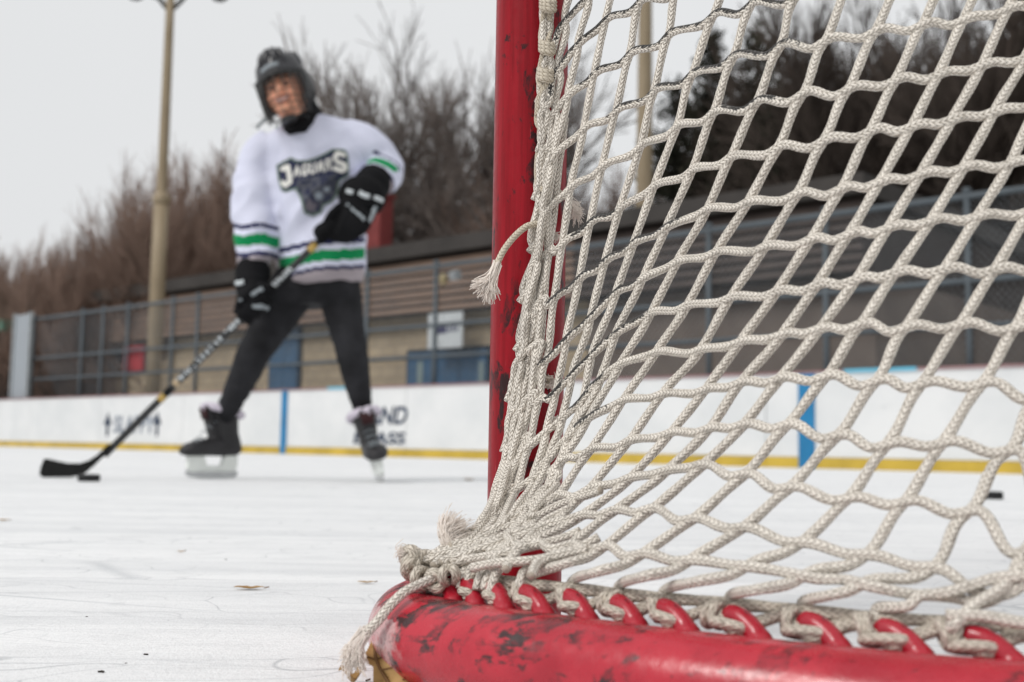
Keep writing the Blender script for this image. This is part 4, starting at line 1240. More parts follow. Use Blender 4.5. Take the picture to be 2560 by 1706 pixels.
def small_leaf(px, py, length, width, label, curl=.3, rot=0.0, mat=None, lift=.004):
    c = G(px, py)
    e = empty('fallen_leaf', c); tag(e, label, 'leaf')
    V = []; F = []
    n = 14
    for i in range(n + 1):
        f = i / n; x = (f - .5) * length; w = width * math.sin(math.pi * min(.98, max(.02, f))) ** .8 * (1 + .2 * math.sin(f * 19)) * .5
        z = .0012 + lift * (math.sin(f * 7 + 1) * .5 + .5) 
        for s_, dz in ((-1, curl * w), (0, 0), (1, curl * w * 1.4)):
            for th in (0, .0005):
                V.append((x * math.cos(rot) - s_ * w * math.sin(rot), x * math.sin(rot) + s_ * w * math.cos(rot), z + dz + th))
    for i in range(n):
        a = i * 6; b = a + 6
        for q in (0, 2):
            F.append((a + q, a + q + 2, b + q + 2, b + q)[::-1]); F.append((a + q + 1, a + q + 3, b + q + 3, b + q + 1))
        F.append((a, b, b + 1, a + 1)); F.append((a + 4, a + 5, b + 5, b + 4))
    a_ = Acc(); a_.add([tuple(Vector(v_) + c) for v_ in V], F); a_.obj('blade', mat or M_leaf, e)
    a_ = Acc(); d = Vector((math.cos(rot), math.sin(rot), 0))
    a_.tube([c + d * (length * .5) + Vector((0, 0, .002)), c + d * (length * .68) + Vector((0, 0, .003))], .0006, 5); a_.obj('stalk', M_vein, e)
small_leaf(622, 1475, .030, .010, 'thin tan curled leaf alone on open ice', .2, .12, None, .0016)
small_leaf(915, 1460, .018, .006, 'tiny straw coloured leaf sliver near the base tube', .2, .1, None, .001)
small_leaf(452, 1382, .010, .004, 'tiny pale leaf flake on the ice below the skater\'s skate', .2, .4, None, .001)
small_leaf(8, 1303, .02, .01, 'faint pale leaf at the left picture edge', .2, .2, None, .001)
small_leaf(1172, 1202, .05, .03, 'small brown leaf on the ice beside the red post', .3, .1, None, .003)
small_leaf(880, 1712, .017, .012, 'brown leaf edge lying at the bottom beside the tassel', .6, .25, None, .008)
for px, py, s_, lab in ((365, 1638, .0020, 'dark crumb of bark, uppermost of three on the near ice'), (315, 1659, .0009, 'tiny dark speck between the two bark crumbs'), (253, 1682, .0027, 'largest dark crumb of bark on the near ice'), (217, 1543, .0011, 'tiny dark speck alone on the ice'), (565, 1400, .0016, 'faint grey fleck of dirt on the ice')):
    a_ = Acc(); c = G(px, py)
    for q in range(3):
        a_.ball(c + Vector(((q - 1) * s_ * .5, random.uniform(-.2, .2) * s_, s_ * .28)), s_ * random.uniform(.35, .55), s_ * .4, s_ * random.uniform(.2, .34), n=8)
    tag(a_.obj('bark_crumb', M_crumb), lab, 'debris')
# pucks
M_rub = simple('black rubber', (.012, .012, .013), .55, .4, .3, 40, bump=.2, bscale=400, bdist=.0005)
def puck(c, label):
    e = empty('puck', c); tag(e, label, 'puck', 'hockey pucks on the ice')
    prof = [(.0, .034), (.0015, .0375), (.004, .0382), (.0214, .0382), (.0239, .0375), (.0254, .034)]
    a_ = Acc(); a_.loft([(c + Vector((0, 0, z + .0004)), (r_, 0, 0), (0, r_, 0)) for z, r_ in prof], 40)
    a_.obj('disc', M_rub, e)
    a_ = Acc()
    for k in range(60):
        an = k * math.pi / 30
        for z in (.008, .0125, .017):
            a_.box(c + Vector((math.cos(an) * .0383, math.sin(an) * .0383, z)), .0016, .0022, .0024, Matrix.Rotation(an, 3, 'Z'))
    a_.obj('knurled_edge', M_rub, e, smooth=False)
puck(G(222, 1204), 'black puck in front of the stick blade')
puck(G(2478, 1248), 'second black puck far off, seen through the net')
# ================================================================ the player
YP = 4.72
PM = YP / FPX                                 # metres per photo pixel at the player
def P(px, py, d=0.0): return W(px, py, YP + d)
M_skin = NT('skin'); v = M_skin.coord(); n = M_skin.noise(v, 16, 4)
M_skin.set(M_skin.ramp(n, [(.3, (.76, .34, .21)), (.7, (.86, .43, .28))]), .5, .4); M_skin.b.inputs['Subsurface Weight'].default_value = .08; M_skin = M_skin.m
def cloth(name, color, var=.06, weave=500):
    t = NT(name); v = t.coord(); n = t.noise(v, 9, 4)
    t.set(t.mix(t.ramp(n, [(.3, 0), (.7, 1)]), tuple(c * (1 - var) for c in color), tuple(min(1, c * (1 + var)) for c in color)), .85, .2)
    t.bump(t.noise(v, weave, 2), .15, .0006); return t.m
M_jw = cloth('white jersey knit', (.62, .635, .76))
M_jg = cloth('green jersey stripe', (.004, .23, .075), .1)
M_jn = cloth('navy jersey stripe', (.018, .02, .07), .1)
M_jm = cloth('mauve grey jersey hem', (.34, .30, .32), .1)
M_tight = cloth('charcoal tights', (.019, .019, .0215), .5)  # strong tone variation: faded cloth, plus knee highlights put into the colour
M_blk = simple('black padded nylon', (.006, .006, .007), .8, .12, .3, 12, bump=.25, bscale=260, bdist=.001)
M_boot = simple('black skate boot', (.020, .019, .021), .5, .4, .3, 14, bump=.2, bscale=200, bdist=.001)
M_bootred = simple('dark red boot tongue', (.035, .010, .011), .7, .3, .2, 14)
M_sock = cloth('lilac white sock cuff', (.60, .55, .63))
M_holder = simple('white skate plastic', (.80, .83, .79), .35, .5, .06, 20)
M_steel = simple('blade steel', (.55, .56, .57), .25, .5, .1, 20, metal=.9)
M_shell = simple('dark grey helmet shell', (.034, .034, .038), .38, .5, .2, 10)
M_shell2 = simple('black helmet rim', (.010, .010, .011), .45, .4, .2, 10)
M_cage = simple('dark cage wire', (.035, .035, .034), .4, .5, .2, 30, metal=.3)
M_pat = simple('pale glove mark', (.56, .60, .62), .6, .3, .12, 30)
M_patg = simple('grey glove mark', (.26, .29, .31), .6, .3, .12, 30)
M_hair = simple('brown grey hair', (.10, .075, .055), .6, .3, .3, 80)
M_eye_shade = simple('eye with socket shade', (.03, .018, .014), .2, .5, .2, 80)
M_teeth = simple('teeth', (.66, .58, .50), .3, .5, .05, 80)
M_lip = simple('lips', (.40, .12, .10), .45, .4, .1, 80)
person = empty('person', Vector((P(735, 1198).x, YP, 0)))
tag(person, 'smiling hockey player in white and green jersey and caged helmet, legs wide, holding a stick', 'person')
X, Yv, Z = Vector((1, 0, 0)), Vector((0, 1, 0)), Vector((0, 0, 1))

# ---- head frame: tilted towards the picture's left
HC = P(714, 232, -.13)
tilt = R(-18)
HROT = Matrix.Rotation(R(-4), 3, 'X') @ Matrix.Rotation(tilt, 3, 'Y') @ Matrix.Rotation(R(-8), 3, 'Z')
def H(x, y, z): return HC + HROT @ Vector((x, y, z))     # x picture right, y away, z up; origin between the eyes, .075 inside the face
def hv(x, y, z): return HROT @ Vector((x, y, z))

# ---- body: one skin, mostly under the clothes
acc = Acc()
sk = [(.128, .03, .045, .02), (.118, .052, .075, .02), (.095, .070, .090, .02), (.06, .077, .096, .018), (.02, .079, .098, .014), (-.02, .078, .094, .008), (-.05, .072, .086, 0.0), (-.08, .058, .070, -.012), (-.105, .040, .046, -.028), (-.122, .018, .022, -.035)]
acc.loft([(H(0, yo, z), hv(rx, 0, 0), hv(0, ry, 0)) for z, rx, ry, yo in sk], 28)
acc.ball(H(0, -.097, -.024), .013, .016, .022, HROT, 12)          # nose
acc.tube([H(0, -.085, .012), H(0, -.093, -.008), H(0, -.101, -.028)], [.008, .010, .012], 10)
for s_ in (-1, 1):
    acc.ball(H(s_ * .040, -.066, -.036), .024, .020, .020, HROT, 12)   # cheeks raised by the smile
    acc.ball(H(s_ * .031, -.076, .020), .023, .010, .007, HROT, 10)    # brow
    acc.ball(H(s_ * .080, .012, -.012), .010, .020, .032, HROT, 10)    # ear
acc.ball(H(0, -.082, -.098), .024, .018, .015, HROT, 12)          # chin
acc.ball(H(0, -.086, -.052), .026, .010, .008, HROT, 10)
acc.ball(H(0, -.084, -.078), .024, .012, .008, HROT, 10)
acc.tube([H(0, .0, -.06), P(748, 305, -.03), P(764, 338, .0)], [.058, .058, .066], 20)
acc.loft([(P(768, 335, 0), X * .07, Yv * .06), (P(780, 352, 0), X * .16, Yv * .085), (P(785, 400, 0), X * .18, Yv * .10), (P(788, 500, .01), X * .155, Yv * .10), (P(790, 600, .01), X * .145, Yv * .095), (P(793, 690, .01), X * .165, Yv * .11), (P(793, 745, .01), X * .13, Yv * .10)], 24)
armL = [P(672, 368, 0), P(645, 450, 0), P(636, 540, -.05), P(632, 640, -.14), P(624, 705, -.19)]
armR = [P(898, 362, 0), P(948, 395, .02), P(972, 425, 0), P(940, 455, -.10), P(915, 478, -.17)]
acc.tube(spline(armL, .02), np.interp(np.linspace(0, 1, len(spline(armL, .02))), [0, .5, 1], [.058, .046, .030]), 14)
acc.tube(spline(armR, .02), np.interp(np.linspace(0, 1, len(spline(armR, .02))), [0, .5, 1], [.058, .046, .030]), 14)
legL = [P(740, 720, 0), P(688, 800, -.02), P(632, 890, -.04), P(590, 985, .0), P(556, 1070, .06)]
legR = [P(846, 720, 0), P(864, 800, -.02), P(880, 885, -.05), P(896, 975, -.02), P(914, 1070, .0)]
for l_ in (legL, legR):
    c = spline(l_, .03); acc.tube(c, np.interp(np.linspace(0, 1, len(c)), [0, .35, .5, .65, .9, 1], [.080, .064, .050, .046, .022, .020]), 16)
# hands inside the gloves: palm, four fingers and a thumb each, closed on the shaft
SB, ST = W(262, 1138, 4.46), W(852, 548, 4.50)            # the stick's axis
SD = (ST - SB).normalized()
def shaft_at(px): 
    lo, hi = 0.0, 1.0
    for _ in range(40):
        m = (lo + hi) / 2
        if proj(SB.lerp(ST, m))[0] < px: lo = m
        else: hi = m
    return SB.lerp(ST, lo)
def hand(acc, wrist, grip, side, r, curl_r, n_pts=10, palm=1.0, fingers=True):
    """palm from wrist to the shaft, fingers spaced along the shaft and curled round it"""
    V_ = (grip - wrist).normalized()
    F_ = Vector((0, -1, 0))                                # towards the lens
    out = (F_ - SD * F_.dot(SD)).normalized()
    lat = SD.cross(out).normalized()
    if lat.dot(wrist - grip) < 0: lat = -lat               # from shaft to the wrist's side
    res = []
    for i in range(4):
        c = grip + SD * (i - 1.5) * r * 1.9 * side
        rr = curl_r * (1.0, 1.06, 1.03, .92)[i]
        pts = [c + lat * rr * 1.25 + out * rr * .35]
        for a in np.linspace(25, 255, n_pts):
            q = R(a); pts.append(c + (lat * math.cos(q) + out * math.sin(q)) * rr)
        acc.tube(spline(pts, .004), np.interp(np.linspace(0, 1, len(spline(pts, .004))), [0, .35, .7, 1], [r * 1.12, r * 1.05, r, r * .85]), 12)
        res.append(c + lat * rr * 1.2 + out * rr * .5)
    th = [grip.lerp(wrist, .35) - SD * r * 2.6 * side + out * curl_r * .3, grip - SD * r * 4.0 * side + lat * curl_r * .9 + out * curl_r * .55, grip - SD * r * 4.9 * side + out * curl_r * 1.0, grip - SD * r * 5.2 * side - lat * curl_r * .8 + out * curl_r * .6]
    acc.tube(spline(th, .004), np.interp(np.linspace(0, 1, len(spline(th, .004))), [0, .5, 1], [r * 1.3, r * 1.15, r * .85]), 12)
    mid = (res[0] + res[3]) / 2
    acc.loft([(wrist, SD * r * 2.0 * palm, out * r * 1.5), (wrist.lerp(mid, .5), SD * r * 3.2 * palm, out * r * 1.7), (mid, SD * r * 3.6 * palm, out * r * 1.5)], 16, exp=2.6)
    return out, lat, mid
gripL, gripR = shaft_at(634), shaft_at(858) - SD * .02
wristL, wristR = P(622, 712, -.20), P(908, 492, -.20)
hand(acc, wristL, gripL, -1, .0088, .024)
hand(acc, wristR, gripR, 1, .0088, .024)
body = link('body', voxel(acc, .0065, [M_skin], 'body', 2), person)
for s_ in (-1, 1):
    a_ = Acc(); a_.ball(H(s_ * .031, -.0855, .000), .0145, .006, .0075, HROT, 10); a_.obj('eye', M_eye_shade, body)  # oversized eyes: lashes and socket shade are put into the dark colour
    a_ = Acc(); a_.tube([H(s_ * .014, -.090, .016), H(s_ * .031, -.091, .022), H(s_ * .048, -.080, .017)], .0038, 8); a_.obj('eyebrow', M_hair, body)
a_ = Acc(); a_.tube(spline([H(-.029, -.086, -.056), H(-.015, -.0965, -.064), H(0, -.0985, -.066), H(.015, -.0965, -.064), H(.029, -.086, -.056)], .003), .0048, 8); a_.obj('teeth', M_teeth, body)
a_ = Acc()
a_.tube(spline([H(-.033, -.087, -.052), H(-.015, -.100, -.0575), H(0, -.1025, -.059), H(.015, -.100, -.0575), H(.033, -.087, -.052)], .003), .0032, 8)
a_.tube(spline([H(-.031, -.087, -.058), H(-.014, -.098, -.0705), H(0, -.101, -.0735), H(.014, -.098, -.0705), H(.031, -.087, -.058)], .003), .0036, 8)
a_.obj('lips', M_lip, body)
a_ = Acc()
for q in range(60):
    x = random.uniform(-.062, .062); yb = -.088 + 9 * x * x
    a_.tube([H(x, yb + .03, .062), H(x + random.gauss(0, .004), yb - .004, .046), H(x + random.gauss(0, .008), yb - .004, .030 + abs(random.gauss(0, .006)))], [.004, .0035, .001], 5)
a_.obj('hair', M_hair, body)

# ---- helmet: shell, rim, ear covers, vents, cage, strap
def shell_pt(a, t, k=1.0):
    """a: angle round the head (0 = front), t: 0 rim .. 1 crown"""
    rx, ry, rz = .104 * k, .124 * k, .118 * k
    sq = 1 - .05 * math.sin(3 * a) ** 2
    c = math.cos(t * math.pi / 2) ** .62; s_ = math.sin(t * math.pi / 2) ** .9
    return H(math.sin(a) * rx * c * sq, .012 - math.cos(a) * ry * c * sq, .046 + s_ * rz * .95 + .012 * math.sin(t * math.pi) * abs(math.cos(2 * a)))
acc = Acc(); NA = 48; NTt = 16
for k, thick in ((1.0, 0), (.93, 1)):
    V = [shell_pt(2 * math.pi * i / NA, j / NTt * .985, k) for j in range(NTt + 1) for i in range(NA)]
    F = [(j * NA + i, j * NA + (i + 1) % NA, (j + 1) * NA + (i + 1) % NA, (j + 1) * NA + i) for j in range(NTt) for i in range(NA)]
    if thick: F = [f[::-1] for f in F]
    F.append(tuple(NTt * NA + i for i in range(NA)))
    acc.add([tuple(p) for p in V], F)
helmet = acc.obj('helmet', M_shell, person)
acc = Acc()                                    # rim and side covers
acc.tube([shell_pt(2 * math.pi * i / 48, .0, 1.0) for i in range(49)], .013, 10)
for s_ in (-1, 1):
    acc.loft([(H(s_ * .097, -.025, .05), hv(.007, 0, 0), hv(0, .040, 0)), (H(s_ * .097, -.022, .0), hv(.007, 0, 0), hv(0, .036, 0)), (H(s_ * .092, -.02, -.05), hv(.007, 0, 0), hv(0, .030, 0)), (H(s_ * .080, -.02, -.10), hv(.007, 0, 0), hv(0, .024, 0))], 14, exp=3)
    acc.loft([(H(s_ * .098, .03, .055), hv(.012, 0, 0), hv(0, .085, 0)), (H(s_ * .098, .032, .02), hv(.013, 0, 0), hv(0, .075, 0)), (H(s_ * .094, .036, -.02), hv(.013, 0, 0), hv(0, .055, 0)), (H(s_ * .086, .03, -.055), hv(.010, 0, 0), hv(0, .035, 0))], 16, exp=3)
acc.loft([(H(0, .095, .05), hv(.085, 0, 0), hv(0, .04, 0)), (H(0, .10, .0), hv(.08, 0, 0), hv(0, .03, 0)), (H(0, .09, -.045), hv(.06, 0, 0), hv(0, .02, 0))], 16)
acc.obj('helmet_rim', M_shell2, helmet)
for a in (-.62, -.2, .2, .62):
    acc = Acc(); acc.tube([shell_pt(a * (1 - .3 * t), t, 1.015) for t in np.linspace(.22, .92, 9)], [.005, .011, .015, .017, .018, .018, .016, .012, .006], 10); acc.obj('helmet_ridge', M_shell, helmet)
for a in (-1.5, 1.5, 2.4, -2.4):
    acc = Acc(); acc.tube([shell_pt(a, t, 1.01) for t in np.linspace(.2, .8, 7)], [.004, .009, .011, .012, .011, .009, .005], 8); acc.obj('helmet_ridge', M_shell, helmet)
acc = Acc()                                    # pale maker's mark across the brow, letters too blurred to read
for q, a in enumerate(np.linspace(-.50, .22, 9)):
    for dz in (.13, .17):
        c = shell_pt(a, dz, 1.018); nrm = (c - H(0, .012, .06)).normalized()
        acc.box(shell_pt(a, dz, 1.004), .0085 if q % 2 else .0105, .0035, .0085, Matrix((HROT @ Vector((math.cos(a), math.sin(a), 0)), -nrm, HROT @ Z)).transposed())
acc.obj('helmet_mark', M_patg, helmet, smooth=False)
acc = Acc()                                    # wire cage
def cage_pt(x, z):
    zz = (z + .045) / .10
    y = -.150 + .9 * x * x / .1 * 1.0 + .020 * zz * zz + (.03 * max(0, -z - .085) / .06)
    return H(x, y, z)
for z in np.linspace(.030, -.146, 8):
    w = .098 * (1 - .30 * max(0, (-z - .05) / .09) ** 1.6)
    acc.tube(spline([H(math.copysign(w * 1.02, -1), -.02, z + .004)] + [cage_pt(x, z) for x in np.linspace(-w, w, 9)] + [H(w * 1.02, -.02, z + .004)], .008), .0016, 6)
for x in (-.090, -.078, -.062, -.034, 0, .034, .062, .078, .090):
    zb_ = -.146 + .35 * abs(x) ** 1.3
    acc.tube(spline([cage_pt(x, z) for z in np.linspace(.034, zb_, 8)], .01), .0030 if abs(x) > .05 else .0016, 6)
acc.tube(spline([H(-.09, -.0, -.04), cage_pt(-.088, -.07), cage_pt(-.066, -.130), cage_pt(0, -.150), cage_pt(.066, -.130), cage_pt(.088, -.07), H(.09, 0, -.04)], .008), .0035, 8)
acc.tube(spline([cage_pt(x, .034) for x in np.linspace(-.096, .096, 9)], .01), .0035, 8)
acc.obj('face_cage', M_cage, helmet)
acc = Acc()
acc.tube(spline([P(690, 284, -.06), P(668, 296, -.05), P(652, 308, -.04), P(642, 322, -.04)], .004), .0065, 8, flat=.45)
acc.obj('helmet_strap', simple('grey webbing', (.10, .12, .13), .7, .3, .2, 40), helmet)
a_ = Acc(); a_.loft([(H(0, -.085, -.134), hv(.026, 0, 0), hv(0, .014, 0)), (H(0, -.08, -.144), hv(.034, 0, 0), hv(0, .024, 0)), (H(0, -.07, -.152), hv(.032, 0, 0), hv(0, .026, 0))], 14); a_.obj('chin_cup', M_cage, helmet)
acc = Acc()                                    # black neck guard
acc.loft([(P(750, 258, .01), X * .058 + Z * .02, Yv * .07), (P(754, 282, -.01), X * .076 + Z * .022, Yv * .09), (P(757, 305, -.025), X * .088 + Z * .024, Yv * .112), (P(757, 330, -.03), X * .082 + Z * .022, Yv * .130), (P(756, 350, -.03), X * .058 + Z * .01, Yv * .128)], 28)
acc.obj('neck_guard', M_blk, person)

# ---- jersey
acc = Acc()
tors = [(757, 304, 52, .085, -.012), (763, 316, 84, .098, -.008), (769, 327, 116, .112, -.004), (776, 348, 136, .128, 0), (784, 400, 140, .137, 0), (785, 450, 130, .142, 0), (788, 510, 120, .146, 0), (793, 570, 112, .148, 0), (797, 625, 109, .148, 0), (799, 672, 108, .148, 0), (800, 712, 107, .146, 0)]
def ring_tilt(cx): return X
acc.loft([(P(cx, cy, d), X * hw * PM + Z * hw * PM * float(np.interp(cy, [300, 330, 350, 400, 450, 560, 570], [.30, .21, .17, .10, .02, .0, .10])), Yv * ry) for cx, cy, hw, ry, d in tors], 36)
sleeveL = [(692, 362, 52, 0), (655, 398, 60, 0), (641, 455, 58, -.01), (637, 530, 55, -.05), (637, 595, 53, -.09), (637, 645, 50, -.115), (634, 682, 45, -.13)]
sleeveR = [(858, 346, 54, 0), (908, 364, 54, .01), (952, 397, 49, .025), (961, 421, 43, .0), (950, 446, 43, -.07), (930, 462, 41, -.115)]
def sleeve(S):
    c = spline([P(x, y, d) for x, y, r_, d in S], .012)
    acc.tube(c, np.interp(np.linspace(0, 1, len(c)), np.linspace(0, 1, len(S)), [r_ * PM for x, y, r_, d in S]), 28)
sleeve(sleeveL); sleeve(sleeveR)
jm = voxel(acc, .0072, [M_jw, M_jg, M_jn, M_jm], 'jersey', 5)
nv = len(jm.vertices); co = np.empty(nv * 3, np.float32); jm.vertices.foreach_get('co', co); co = co.reshape(-1, 3)
no = np.empty(nv * 3, np.float32); jm.vertices.foreach_get('normal', no); no = no.reshape(-1, 3)
hem_z = P(799, 712).z
for i in range(nv):                            # folds: slanting pulls and sags
    p = Vector(co[i]); px, py = proj(p)
    q = Vector((p.x * 9 + p.z * 6, p.y * 5, p.z * 2.6 - p.x * 3))
    def ridge(v_): return 1 - 2.2 * abs(noise.noise(v_))
    a = noise.noise(q) * .014
    # pulls running from the armpits down to the hem and across the belly
    u1 = p.x * .80 + p.z * .60; u2 = p.x * -.70 + p.z * .71
    a += .020 * ridge(Vector((u2 * 9.5, u1 * 1.9, p.y * 3))) * min(1, max(0, (px - 700) / 60)) + .010 * ridge(Vector((u1 * 10, u2 * 3, 5 + p.y * 3)))
    if px < 700: a = .018 * ridge(Vector((u1 * 4, u2 * 9, p.y * 4))) + .007 * noise.noise(Vector((p.x * 8, p.y * 8, p.z * 22)))
    a -= .011
    fl = min(1, max(.15, (py - 330) / 80))
    co[i] += no[i] * a * fl
jm.vertices.foreach_set('co', co.ravel())
cuffA = P(962, 412, .02); cuffD = (P(930, 462, -.115) - cuffA).normalized(); cuffL = (P(930, 462, -.115) - cuffA).length
mi = []
for pl in jm.polygons:
    c = pl.center; x, y = proj(c); m = 0
    if x < 698 and y > 545:
        yy = y + (x - 640) * -.04 + 4 * math.sin(x * .07)
        for lim, mm in ((560, 0), (571, 2), (587, 0), (614, 1), (630, 0), (641, 2), (999, 3)):
            if yy < lim: m = mm; break
    elif x < 912 and y > 560:
        yy = y - 4 * math.cos((x - 690) / 215 * 6.28) + max(0, x - 700) * .13 - 4
        for lim, mm in ((612, 0), (625, 2), (639, 0), (666, 1), (680, 0), (689, 2), (999, 3)):
            if yy < lim: m = mm; break
    elif x > 918 and y > 360:
        f = (Vector(c) - cuffA).dot(cuffD) / cuffL
        rad = ((Vector(c) - cuffA) - cuffD * (f * cuffL)).length
        if rad < .088:
            for lim, mm in ((.22, 0), (.29, 2), (.40, 0), (.70, 1), (.84, 0), (.92, 2), (9, 3)):
                if f < lim: m = mm; break
    mi.append(m)
jm.polygons.foreach_set('material_index', np.array(mi, np.int32)); jm.update()
jersey = link('jersey', jm, person)
acc = Acc()                                    # green collar
acc.tube(spline([P(694, 322, -.05), P(715, 342, -.10), P(748, 352, -.118), P(778, 345, -.108), P(798, 328, -.08), P(808, 306, -.03)], .006), .010, 10)
acc.obj('collar', M_jg, jersey)
# crest: a shield of cloth patches lying on the chest
bvh = BVHTree.FromPolygons([Vector(q) for q in co], [tuple(p_.vertices) for p_ in jm.polygons])
def cz(p): return 660 + p[0] / 4.9, 340 + p[1] / 4.9
OUT = [cz(p) for p in [(150, 360), (240, 310), (330, 262), (400, 300), (520, 300), (640, 262), (760, 205), (830, 163), (920, 158), (995, 170), (1030, 230), (1040, 350), (1045, 470), (1015, 505), (940, 545), (920, 590), (900, 720), (835, 815), (735, 850), (705, 940), (600, 990), (490, 950), (470, 860), (430, 740), (385, 655), (260, 690), (200, 660), (165, 500)]]
def dist_poly(x, y, Pl):
    b = 1e9
    for i in range(len(Pl)):
        x1, y1 = Pl[i - 1]; x2, y2 = Pl[i]
        dx, dy = x2 - x1, y2 - y1; L2 = dx * dx + dy * dy
        f = max(0, min(1, ((x - x1) * dx + (y - y1) * dy) / L2))
        b = min(b, math.hypot(x - x1 - f * dx, y - y1 - f * dy))
    return b
GLY = {'A': [[(0, 1), (.5, 0), (1, 1)], [(.2, .65), (.8, .65)]], 'G': [[(1, .2), (.7, 0), (.25, 0), (0, .25), (0, .75), (.25, 1), (.75, 1), (1, .75), (1, .55), (.6, .55)]], 'U': [[(0, 0), (0, .75), (.25, 1), (.75, 1), (1, .75), (1, 0)]], 'R': [[(0, 1), (0, 0), (.7, 0), (1, .2), (.7, .48), (0, .48)], [(.5, .48), (1, 1)]]}
strokes = []                                   # in zoomed crest units
for i, ch_ in enumerate('AGUAR'):
    xa = 372 + i * 97; xb = xa + 62
    for pl in GLY[ch_]:
        pts = []
        for u_, v_ in pl:
            x = xa + (xb - xa) * u_; f = (x - 350) / 510
            yt = 372 - 110 * f ** 1.25; yb = 508 - 92 * f
            pts.append((x + (v_ - .5) * -8, yt + (yb - yt) * (.06 + v_ * .88)))
        strokes.append((pts, 11.5))
strokes.append(([(228, 405), (290, 378), (308, 470), (318, 560), (262, 605), (222, 575)], 30))
strokes.append(([(985, 235), (900, 215), (866, 262), (900, 320), (985, 352), (1000, 405), (955, 430), (868, 395)], 27))
def in_stroke(X_, Y_):
    for pts, w in strokes:
        for (x1, y1), (x2, y2) in zip(pts, pts[1:]):
            dx, dy = x2 - x1, y2 - y1; L2 = dx * dx + dy * dy + 1e-9
            f = max(0, min(1, ((X_ - x1) * dx + (Y_ - y1) * dy) / L2))
            if math.hypot(X_ - x1 - f * dx, Y_ - y1 - f * dy) < w: return True
    return False
M_cr = [cloth('crest border green grey', (.12, .17, .125)), cloth('crest navy', (.022, .026, .06)), cloth('crest cream letters', (.74, .73, .68)), cloth('crest grey', (.085, .09, .11), .4), cloth('crest pale grey', (.30, .34, .38)), cloth('crest mauve grey', (.15, .135, .155))]
acc = Acc(); V = []; F = []; mi = []; st_ = 1.5; idx = {}
def cp(i, j):
    if (i, j) not in idx:
        d = ray(688 + i * st_, 368 + j * st_).normalized()
        hit = bvh.ray_cast(CAM, d)
        pt = hit[0] if hit[0] is not None else CAM + d * YP
        idx[(i, j)] = len(V); V.append(tuple(pt - d * .0045))
    return idx[(i, j)]
for i in range(int(190 / st_)):
    for j in range(int(178 / st_)):
        x, y = 688 + (i + .5) * st_, 368 + (j + .5) * st_
        if not inside(x, y, OUT): continue
        X_, Y_ = (x - 660) * 4.9, (y - 340) * 4.9
        f = (X_ - 350) / 510; base_y = 540 - 92 * f if 330 < X_ < 900 else 9e9
        if dist_poly(x, y, OUT) < 4.6: m = 0
        elif in_stroke(X_, Y_): m = 2
        elif Y_ > base_y + 6 and X_ > 400:
            nz_ = noise.noise(Vector((X_ * .022, Y_ * .022, 2))); nz2 = noise.noise(Vector((X_ * .05, Y_ * .05, 9)))
            m = 3
            if nz_ > .18: m = 1
            if math.hypot(X_ - 668, Y_ - 735) < 48 + 20 * nz2: m = 4
            if math.hypot((X_ - 770), (Y_ - 655) * 1.5) < 42 + 14 * nz2: m = 4
            if math.hypot((X_ - 580) * 1.1, (Y_ - 850)) < 75 + 30 * nz2: m = 5
            if abs((X_ - 560) + (Y_ - 720) * -.55) < 20 and 660 < Y_ < 830: m = 1
            if abs((X_ - 745) + (Y_ - 560) * -.1) < 60 and Y_ < 600 and nz2 > 0: m = 1
        else: m = 1
        F.append((cp(i, j), cp(i, j + 1), cp(i + 1, j + 1), cp(i + 1, j))); mi.append(m)
acc.add(V, np.array(F), np.array(mi)); acc.obj('crest', M_cr, jersey)

# ---- tights
acc = Acc()
acc.loft([(P(797, 640, 0), X * 92 * PM, Yv * .12), (P(795, 690, 0), X * 101 * PM, Yv * .135), (P(794, 730, 0), X * 99 * PM, Yv * .13), (P(790, 765, 0), X * 62 * PM, Yv * .10)], 28)
tL = [(742, 705, 60, 0), (712, 755, 58, -.01), (672, 822, 51, -.03), (632, 890, 43, -.045), (605, 950, 39, -.02), (578, 1005, 32, 0), (560, 1050, 26, .055), (553, 1088, 20, .065)]
tR = [(842, 705, 60, 0), (856, 770, 53, -.015), (870, 835, 46, -.04), (881, 890, 41, -.05), (893, 955, 38, -.03), (904, 1010, 31, -.02), (911, 1045, 25, .0), (914, 1080, 20, .0)]
for S in (tL, tR):
    c = spline([P(x, y, d) for x, y, r_, d in S], .014)
    acc.tube(c, np.interp(np.linspace(0, 1, len(c)), np.linspace(0, 1, len(S)), [r_ * PM for x, y, r_, d in S]), 24)
tm = voxel(acc, .0075, [M_tight], 'tights', 5)
for vv in tm.vertices:
    p = vv.co; vv.co = p + vv.normal * (noise.noise(Vector((p.x * 9, p.y * 9, p.z * 16))) * .003 + noise.noise(Vector((p.x * 14 + p.z * 12, p.y * 14, p.z * 40))) * .0035)
link('tights', tm, person)

